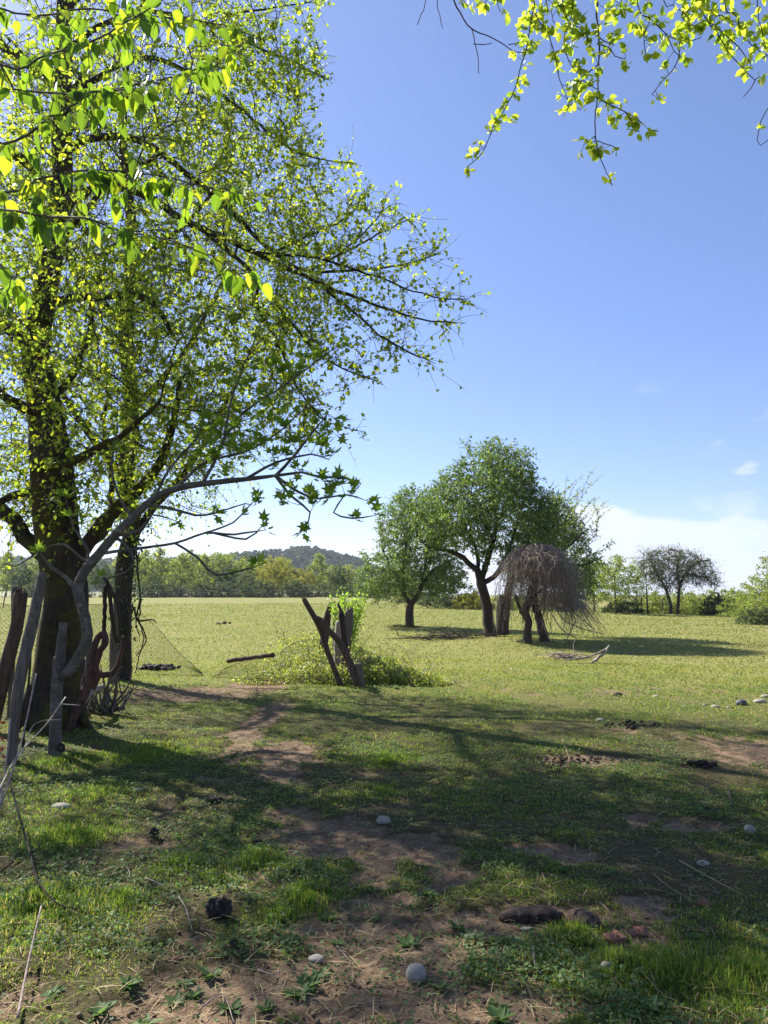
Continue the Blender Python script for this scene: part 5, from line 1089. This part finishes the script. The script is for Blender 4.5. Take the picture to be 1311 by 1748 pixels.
lump('stone', 'flat grey stone half sunk in soil left of the bottom centre', 'stone', 540, 1630, .035, .03, .016, 'stone', 3, .12, .3)
lump('stone', 'pale stone in the grass near the right edge of the foreground', 'stone', 1280, 1422, .035, .03, .034, 'stone_pale', 4, .15, .2)
lump('stone', 'flat pale stone lying in the grass at the right, below the other pale stone', 'stone', 1200, 1474, .035, .03, .016, 'stone_pale', 5, .15, .3)
lump('stone', 'broad flat whitish stone in the shaded grass at the left', 'stone', 103, 1378, .065, .055, .022, 'stone_pale', 6, .15, .3)
lump('stone', 'narrow flat whitish stone in the grass, upper right of the broad flat one', 'stone', 235, 1349, .05, .03, .012, 'stone_pale', 7, .15, .3)
lump('stone', 'dark blue-grey stone at the sunlit field edge, far right', 'stone', 1266, 1203, .075, .06, .05, 'stone_dark', 8, .12, .2)
lump('stone', 'rounded mossy grey stone in the grass left of centre foreground', 'stone', 655, 1404, .05, .045, .03, 'stone', 9, .12, .3)
lump('stone', 'small pale flat stone on the soil left of the half-buried log end', 'stone', 805, 1592, .032, .022, .010, 'stone', 10, .12, .3)
lump('stone', 'flat tan stone just below the half-buried log', 'stone', 900, 1577, .03, .018, .008, 'stone_pale', 11, .12, .3)
for k, (px, py, r, l) in enumerate(((1120,1190,.055,'white stone standing alone left of the row of stones at the field edge'),(1221,1207,.06,'low whitish stone just left of the dark blue-grey stone'),(1297,1200,.085,'large flat greenish-white stone right of the dark blue-grey stone'),(1203,1203,.035,'little whitish stone left of the low whitish stone'),
        (1243,1208,.035,'little pale stone nearly touching the left side of the dark stone'),(1307,1192,.07,'pale stone at the very right edge on the field border'),(1025,1231,.05,'flat pale stone in the shade left of the field-edge stones'),(1168,1207,.03,'tiny whitish stone midway between the lone white stone and the dark one'))):
    lump('stone', l, 'stone', px, py, r, r*.8, r*.5, 'stone_pale', 20+k, .16, .3, 'pale stones along the field edge')
lump('dung', 'black crusted dung lump in the left foreground grass', 'dung', 373, 1562, .058, .05, .046, 'dung', 41, .75, .12, None, 3)
lump('dung', 'small black dung lump in the grass, far left of the big one', 'dung', 262, 1430, .026, .022, .030, 'dung', 42, .4, .1, None, 4)
lump('dung', 'small dark dung lump right of the small black one', 'dung', 440, 1440, .026, .022, .020, 'dung', 43, .4, .1, None, 4)
lump('dung', 'dark dung in the clover above the two small lumps', 'dung', 366, 1369, .06, .04, .024, 'dung', 44, .5, .2, None, 4)
lump('bark_chip', 'dark curled bark chip on soil below the black dung', 'bark', 399, 1614, .018, .012, .018, 'wood_dark', 45, .4, .1, None, 4)
lump('clay_chip', 'small orange clay chip at the left edge of the bare soil', 'clay', 299, 1634, .018, .014, .012, 'brick', 46, .4, .2, None, 4)
for k, (px, py, rx, rz, l) in enumerate(((1052,1598,.062,.030,'broken red clay lump, the left one of the cluster in the right foreground'),(1090,1590,.05,.034,'darker red clay lump at the right of the cluster'),(1062,1618,.04,.012,'flat orange clay shard in front of the red clay lumps'),(1110,1620,.055,.010,'flat pale clay piece lying right below the red clay lumps'),(1200,1545,.026,.026,'lone reddish tuft-like clay lump near the right edge'))):
    lump('clay_lump', l, 'clay', px, py, rx*.8, rx*.6, rz*.7, 'brick', 50+k, .8, .28, None, 3)
def pile(name, label, cat, px, py, sp, n, r, material, seed):
    rg = np.random.RandomState(seed); c = ground_hit(px, py); c[2] = gz(c[0], c[1]); root = thing(name, label, cat, c)
    for k in range(n):
        mb = MB()
        o = c+rg.normal(0, 1, 3)*[sp, sp*.5, 0]; o[2] = gz(o[0], o[1])+rg.uniform(0, r*1.5); p = np.array([o-[r, 0, 0], o-[r*.4, 0, -r*.1], o+[r*.4, 0, r*.1], o+[r, 0, 0]])+rg.normal(0, r*.25, (4, 3)); tube(mb, p, [r*.3, r*.8, r*.8, r*.3], 7, True, .3, k); mb.build('clod', M[material], root)
pile('dung_heap', 'spread heap of dark dung inside the netting, left of the gateway', 'dung', 276, 1144, .20, 55, .05, 'dung', 71)
pile('dung_heap', 'left one of two small dark dung heaps out in the pasture', 'dung', 373, 1066, .06, 6, .06, 'dung', 72)
pile('dung_heap', 'right one of two small dark dung heaps out in the pasture', 'dung', 384, 1065, .07, 6, .06, 'dung', 77)
pile('soil_heap', 'crumbly line of reddish-brown earth clods in the shaded grass right of centre', 'soil', 975, 1296, .24, 60, .017, 'wood_brown', 73)
lump('dung', 'small dark clod at the sunlit border of the shade', 'dung', 1055, 1188, .06, .05, .03, 'dung', 74, .8, .2, None, 4)
pile('soil_heap', 'dark crumbled earth heap in the shade below the pale field-edge stones', 'soil', 1085, 1240, .16, 30, .020, 'wood_dark', 75)
pile('root_stub', 'dark broken root clump in the grass at the right', 'roots', 1205, 1308, .07, 30, .022, 'wood_dark', 76)

# loose twigs on the ground, each a thing
def twigs():
    rg = np.random.RandomState(81)
    L = [([(248,1508),(285,1525)], .005, 'wood_pale', 'pale stick lying left of the black dung'), ([(305,1540),(318,1565),(328,1592)], .004, 'wood_pale', 'thin pale stick lying crosswise left of the black dung'), ([(208,1480),(220,1495),(220,1510)], .003, 'wood_pale', 'short bent whitish stick in the left foreground grass'),
         ([(1160,1475),(1210,1505),(1265,1535)], .004, 'straw', 'long straight straw stalk in the right foreground'), ([(1115,1500),(1145,1530),(1185,1550)], .003, 'straw', 'long thin straw stalk left of the longest one at the right'), ([(960,1265),(968,1285),(972,1300)], .004, 'straw', 'bent yellow stalk standing by the reddish earth clods'),
         ([(1245,1358),(1248,1385)], .008, 'wood_grey', 'short upright-looking grey twig in the grass at the right'), ([(1205,1350),(1222,1342)], .006, 'wood_grey', 'small grey twig above the upright-looking one'), ([(1175,1262),(1205,1268),(1225,1276)], .004, 'straw', 'arched pale stalk on the bare patch at the right'),
         ([(440,1648),(470,1660),(490,1640)], .003, 'vine_dead', 'forked brown twig on the bare soil near the bottom'), ([(345,1720),(380,1700),(400,1745)], .003, 'vine_dead', 'thin brown twig in the bottom left soil'), ([(910,1622),(914,1655),(925,1665)], .004, 'wood_pale', 'pale stick standing askew on the soil right of the round stone'),
         ([(575,1610),(600,1640)], .003, 'vine_dead', 'dark thin twig on the soil above the round stone'), ([(1090,1660),(1130,1700),(1160,1715)], .003, 'straw', 'thin straw across the lower right grass')]
    for i, (pts, r, m_, l) in enumerate(L):
        p = [ground_hit(*q) for q in pts]
        for q in p: q[2] = gz(q[0], q[1])+.018+rg.uniform(0, .015)
        pole('twig', l, 'twig', p, (r, r*.5), m_, None, 5, .1, i, foot=False, step=.02)
twigs()
# ------------------------------------------------------------------ ground cover
def blades(mb, X, Y, L, Wd, rg, lean=.5, rnd=None, flat=0.0):
    n = len(X); Z = gh(X, Y)-.004; th = rg.uniform(0, 2*pi, n); ln = np.abs(rg.normal(0, lean, n))+flat; az = rg.uniform(0, 2*pi, n)
    side = np.stack([np.cos(th), np.sin(th), 0*th], -1)*Wd[:, None]*.5; o = np.stack([X, Y, Z], -1); hd = np.stack([np.cos(az), np.sin(az), 0*az], -1)
    m = o+hd*(L*ln*.30)[:, None]; m[:, 2] += L*.55/np.sqrt(1+ln*ln*.6); t = o+hd*(L*ln*.85)[:, None]; t[:, 2] += L*1.0/np.sqrt(1+ln*ln*2.5)
    V = np.stack([o-side, o+side, m+side*.8, m-side*.8, t], 1).reshape(-1, 3); b = np.arange(n)[:, None]*5
    r = rg.rand(n) if rnd is None else rnd
    mb.add(V, [b+np.array([[0, 1, 2, 3]]), b+np.array([[3, 2, 4]])], np.repeat(r, 5))
TUFT = [(530,1530,.18,1.5),(430,1470,.22,1.2),(660,1300,.30,.8),(990,1590,.16,1.4),(1130,1650,.22,1.3),(640,1350,.3,.6),(120,1430,.3,1.1),(60,1540,.3,1.0),(300,1480,.25,.8),(250,1290,.5,.9),(180,1350,.5,.7),(1050,1640,.15,1.2),(480,1560,.12,1.0),(360,1500,.15,1.0),(1280,1660,.3,.9),(200,1540,.2,1.0),(120,1300,.4,.9)]
def tuft_amt(x, y):
    t = np.zeros_like(x)
    for px, py, r, s in TUFTW: t = np.maximum(t, s*np.exp(-(((x-px)**2+(y-py)**2)/(r*r))))
    return t
TUFTW = [(*ground_hit(a, b)[:2], r, s) for a, b, r, s in TUFT]
def sample(rg, n, d0, d1, ex, ang=40):
    u = rg.rand(n); k = 2-ex; d = (d0**k+(d1**k-d0**k)*u)**(1/k) if abs(k) > 1e-3 else d0*(d1/d0)**u; a = np.radians(rg.uniform(-ang, ang, n)); return d*np.sin(a), d*np.cos(a), d
def build_grass():
    rg = np.random.RandomState(91)
    # close to mid distance turf
    mb = MB(); n = 680000; x, y, d = sample(rg, n, 1.9, 19, 1.75, 36)
    dm = dirt_mask(x, y); tf = tuft_amt(x, y); pat = fbm(x*1.3, y*1.3, 55, 4); clum = .30+1.35*sstep(.35, .62, vnoise(x*11, y*11, 5)*.6+vnoise(x*26, y*26, 6)*.4)
    keep = rg.rand(n) < np.clip(clum*(1-dm*1.02)*(.28+1.0*sstep(.30, .58, pat)+.35*sstep(6, 10, d))+tf*.9+.02, 0, 1); x, y, d, tf, pat = x[keep], y[keep], d[keep], tf[keep], pat[keep]
    ex = []; 
    for q in TUFTW:
        m = int(7500*q[2]**1.2*q[3]); rr = np.abs(rg.normal(0, .45, m))*q[2]; aa = rg.uniform(0, 2*pi, m); ex.append(np.stack([q[0]+rr*np.cos(aa), q[1]+rr*np.sin(aa)*1.3]))
    ex = np.concatenate(ex, 1); ex = ex[:, (fbm(ex[0]*7, ex[1]*7, 19, 3) > .42)]; x = np.concatenate([x, ex[0]]); y = np.concatenate([y, ex[1]]); d = np.hypot(x, y); tf = tuft_amt(x, y); pat = fbm(x*1.3, y*1.3, 55, 4); n = len(x)
    L = (.009+.011*sstep(.35, .7, pat)+.026*np.clip(tf, 0, 1.3)*(.5+.9*vnoise(x*9, y*9, 8)))*rg.uniform(.6, 1.5, n)*(1+.03*d); Wd = (.0021+.0011*d**.85*.55)*rg.uniform(.7, 1.3, n)
    dry = fbm(x*.8, y*.8, 66, 3); r = np.clip(rg.rand(n)*.82+.22*(dry-.45)+.10*sstep(10, 16, d), 0, .999); r = np.where(rg.rand(n) < .05+.05*sstep(.5, .7, dry), rg.uniform(.9, 1, n), r); blades(mb, x, y, L, Wd, rg, 1.15, r)
    tag(mb.build('grass', M['grass'], smooth=False), 'short trampled green grass growing over the shaded foreground', 'grass', kind='stuff')
    # sunlit grazed field
    mb = MB(); n = 260000; x, y, d = sample(rg, n, 9, 75, 1.9, 34); keep = rg.rand(n) < sstep(9, 15, d)*(1-.85*dirt_mask(x, y))*(.25+.9*fbm(x*.5, y*.5, 12, 3)); x, y, d = x[keep], y[keep], d[keep]; n = len(x)
    blades(mb, x, y, (.022+.0006*d)*rg.uniform(.5, 1.5, n), (.006+.0011*d)*rg.uniform(.7, 1.3, n), rg, .9, np.clip(rg.rand(n)*.85+.2*(fbm(x*.2, y*.2, 9)-.4), 0, 1))
    tag(mb.build('field_grass', M['grass_field'], smooth=False), 'close-grazed yellow-green grass of the sunlit pasture', 'grass', kind='stuff')
    # clover and other small flat leaves
    mb = MB(); n = 150000; x, y, d = sample(rg, n, 1.9, 16, 1.7, 36); pt = fbm(x*2.2, y*2.2, 88, 4); keep = rg.rand(n) < np.clip(sstep(.42, .62, pt)*(1-.8*dirt_mask(x, y))+.04, 0, 1); x, y, d = x[keep], y[keep], d[keep]; n = len(x)
    C = np.stack([x, y, gh(x, y)+rg.uniform(.004, .032, n)], -1); scatter(mb, C, rdir(n)*[1, 1, .35], nrm(rdir(n)*.55+[0, 0, 1]), rg.uniform(.010, .022, n)*(1+.045*d), T_DIA, F_DIA, rg.rand(n)**1.3, aspect=np.full(n, 1.5))
    tag(mb.build('clover', M['weed'], smooth=False), 'small round clover-like leaves spread through the foreground grass', 'ground cover', kind='stuff')
    # straw and twiglets littering the soil
    mb = MB(); n = 34000; x, y, d = sample(rg, n, 1.9, 14, 1.6, 36); keep = rg.rand(n) < .5+.5*dirt_mask(x, y); x, y, d = x[keep], y[keep], d[keep]; n = len(x)
    a = rg.uniform(0, 2*pi, n); C = np.stack([x, y, gh(x, y)+rg.uniform(.003, .014, n)], -1); scatter(mb, C, np.stack([np.cos(a), np.sin(a), rg.normal(0, .14, n)], -1), rdir(n)*.4+[0, 0, 1], rg.uniform(.02, .11, n), [(0,-.016,0),(.5,-.02,.05),(1,-.01,0),(1,.01,0),(.5,.02,.05),(0,.016,0)], [[(0,1,4,5),(1,2,3,4)]], rg.rand(n))
    tag(mb.build('dry_litter', M['straw'], smooth=False), 'dry straw bits and twiglets scattered over the bare soil', 'litter', kind='stuff')
    mb = MB(); n = 2600; x, y, d = sample(rg, n, 1.9, 12, 1.4, 36); keep = rg.rand(n) < .15+.85*dirt_mask(x, y); x, y = x[keep], y[keep]; n = len(x); s = rg.uniform(.004, .016, n)
    oct_ = [(1,0,0),(0,1,0),(-1,0,0),(0,-1,0),(0,0,.8),(0,0,-.5),]; C = np.stack([x, y, gh(x, y)+s*.3], -1); scatter(mb, C, rdir(n), rdir(n), s, oct_, [[(0,1,4),(1,2,4),(2,3,4),(3,0,4),(1,0,5),(2,1,5),(3,2,5),(0,3,5)]], rg.rand(n))
    tag(mb.build('soil_crumbs', simple('soil crumbs', (.08, .05, .033), (.20, .14, .095), 30)), 'small crumbs of earth and grit on the bare soil', 'soil', kind='stuff')
    # pale flecks in the field: small stones and fallen petals
    mb = MB(); n = 1300; x, y, d = sample(rg, n, 13, 60, 1.1, 30); w = sstep(.05, .35, x/y)*.9*sstep(18, 30, d)+.05; keep = rg.rand(n) < w; x, y, d = x[keep], y[keep], d[keep]; n = len(x)
    C = np.stack([x, y, gh(x, y)+.015], -1); scatter(mb, C, rdir(n)*[1, 1, .1], rdir(n)*.3+[0, 0, 1], rg.uniform(.015, .045, n)*(1+.018*d), [(-.5,-.4,0),(.5,-.3,.1),(.4,.4,.12),(-.4,.35,.1),(0,0,.45)], [[(0,1,4),(1,2,4),(2,3,4),(3,0,4)]], rg.rand(n))
    tag(mb.build('pale_flecks', M['petal'], smooth=False), 'pale flecks of small stones and fallen blossom strewn over the sunlit field', 'flecks', kind='stuff')
build_grass()
def plantains():
    rg = np.random.RandomState(95); protos = []
    for v in range(4):
        mb = MB(); n = rg.randint(10, 17); a = np.arange(n)*2.4+rg.normal(0, .2, n); el = rg.uniform(.05, .75, n)**1.3; ax = np.stack([np.cos(a)*np.cos(el), np.sin(a)*np.cos(el), np.sin(el)], -1); nn = np.stack([-np.cos(a)*np.sin(el), -np.sin(a)*np.sin(el), np.cos(el)], -1)
        scatter(mb, ax*.008, ax, nn+rdir(n)*.15, rg.uniform(.025, .052, n), T_BIG, F_BIG, rg.rand(n)*.7, aspect=rg.uniform(.5, .8, n)); protos.append(mb)
    pts = [(525,1672,1.25,'largest'),(510,1690,1.0,0),(545,1660,.9,0),(315,1668,1.0,0),(360,1655,1.1,0),(330,1690,.8,0),(700,1600,1.1,0),(845,1705,1.2,0),(850,1735,1.2,0),(560,1560,.9,0),(575,1600,.8,0),(770,1655,.7,0),(752,1680,.8,0),(395,1712,.9,0),(300,1700,.8,0),(1000,1520,.6,0),(780,1575,.9,0),(1240,1650,.9,0),(1110,1720,.9,0),(640,1560,.7,0),(455,1715,.7,0),(355,1450,.7,0),(870,1600,.6,0),(430,1640,.6,0),
           (505,1490,.7,0),(730,1530,.9,0),(960,1490,.6,0),(90,1690,1.0,0),(170,1720,1.1,0),(220,1680,.9,0),(250,1735,1.0,0),(1180,1600,.7,0),(1040,1500,.6,0),(690,1745,.8,0)]
    objs = []
    for k, (px, py, s, fl) in enumerate(pts):
        c = ground_hit(px, py); c[2] = gz(c[0], c[1])+.002
        if k < 4: o = protos[k].build('rosette_weed', M['weed'], origin=(0, 0, 0)); objs.append(o); tag(o, 'flat rosette of broad dull green leaves growing on the trampled foreground soil', 'weed', 'broad-leaved rosette weeds in the foreground')
        else: o = objs[k % 4].copy(); COL.objects.link(o)
        o['label'] = 'largest leafy rosette weed, on the bare soil left of the round grey stone' if fl else 'flat rosette of broad dull green leaves growing on the trampled foreground soil'
        if fl and 'group' in o: del o['group']
        if not fl: o['group'] = 'broad-leaved rosette weeds in the foreground'
        o.location = tuple(c); o.rotation_euler = (rg.normal(0, .08), rg.normal(0, .08), rg.uniform(0, 6.28)); o.scale = (s*1.25,)*3
plantains()
def label_rosettes():
    marks = [('the black dung lump', (373,1562)), ('the round grey river stone', (710,1664)), ('the half-buried log', (905,1560)), ('the red clay cluster', (1070,1600)), ('the bottom left corner', (0,1748)), ('the bottom edge at centre', (655,1748)), ('the bottom right corner', (1311,1748))]
    marks = [(n, ground_hit(*p)) for n, p in marks]; ords = ['closest', 'second closest', 'third closest', 'fourth closest', 'fifth closest', 'sixth closest', 'seventh closest', 'eighth closest', 'ninth closest', 'tenth closest', 'eleventh closest', 'twelfth closest']
    ws = [o for o in bpy.data.objects if o.name.startswith('rosette_weed') and 'largest' not in o['label']]; by = {}
    for o in ws:
        ds = [math.hypot(o.location.x-p[0], o.location.y-p[1]) for n, p in marks]; j = int(np.argmin(ds)); by.setdefault(j, []).append((ds[j], o.name))
    for j, L in by.items():
        for k, (d, nm) in enumerate(sorted(L)): bpy.data.objects[nm]['label'] = 'dull green rosette weed %s to %s' % (ords[min(k, 11)], marks[j][0])
label_rosettes()
# ------------------------------------------------------------------ the air: thin haze that fades the far hill
def haze():
    mb = MB(); a = 3150; z0, z1 = -4.5, 75
    v = [(-a,-a,z0),(a,-a,z0),(a,a,z0),(-a,a,z0),(-a,-a,z1),(a,-a,z1),(a,a,z1),(-a,a,z1)]
    mb.add(v, [[(0,3,2,1),(4,5,6,7),(0,1,5,4),(1,2,6,5),(2,3,7,6),(3,0,4,7)]], .5); m, nt = mat('haze'); g = NT(nt)
    pv = g.n('ShaderNodeVolumePrincipled', ins={'Color': (.78, .86, 1.0, 1), 'Density': .0002, 'Anisotropy': .3}); o = g.n('ShaderNodeOutputMaterial'); nt.links.new(pv.outputs[0], o.inputs['Volume'])
    tag(mb.build('haze', m, smooth=False), 'thin bluish haze over the whole scene', 'haze', kind='stuff')
haze()
for o in list(bpy.data.objects):
    if '_o' in o: del o['_o']
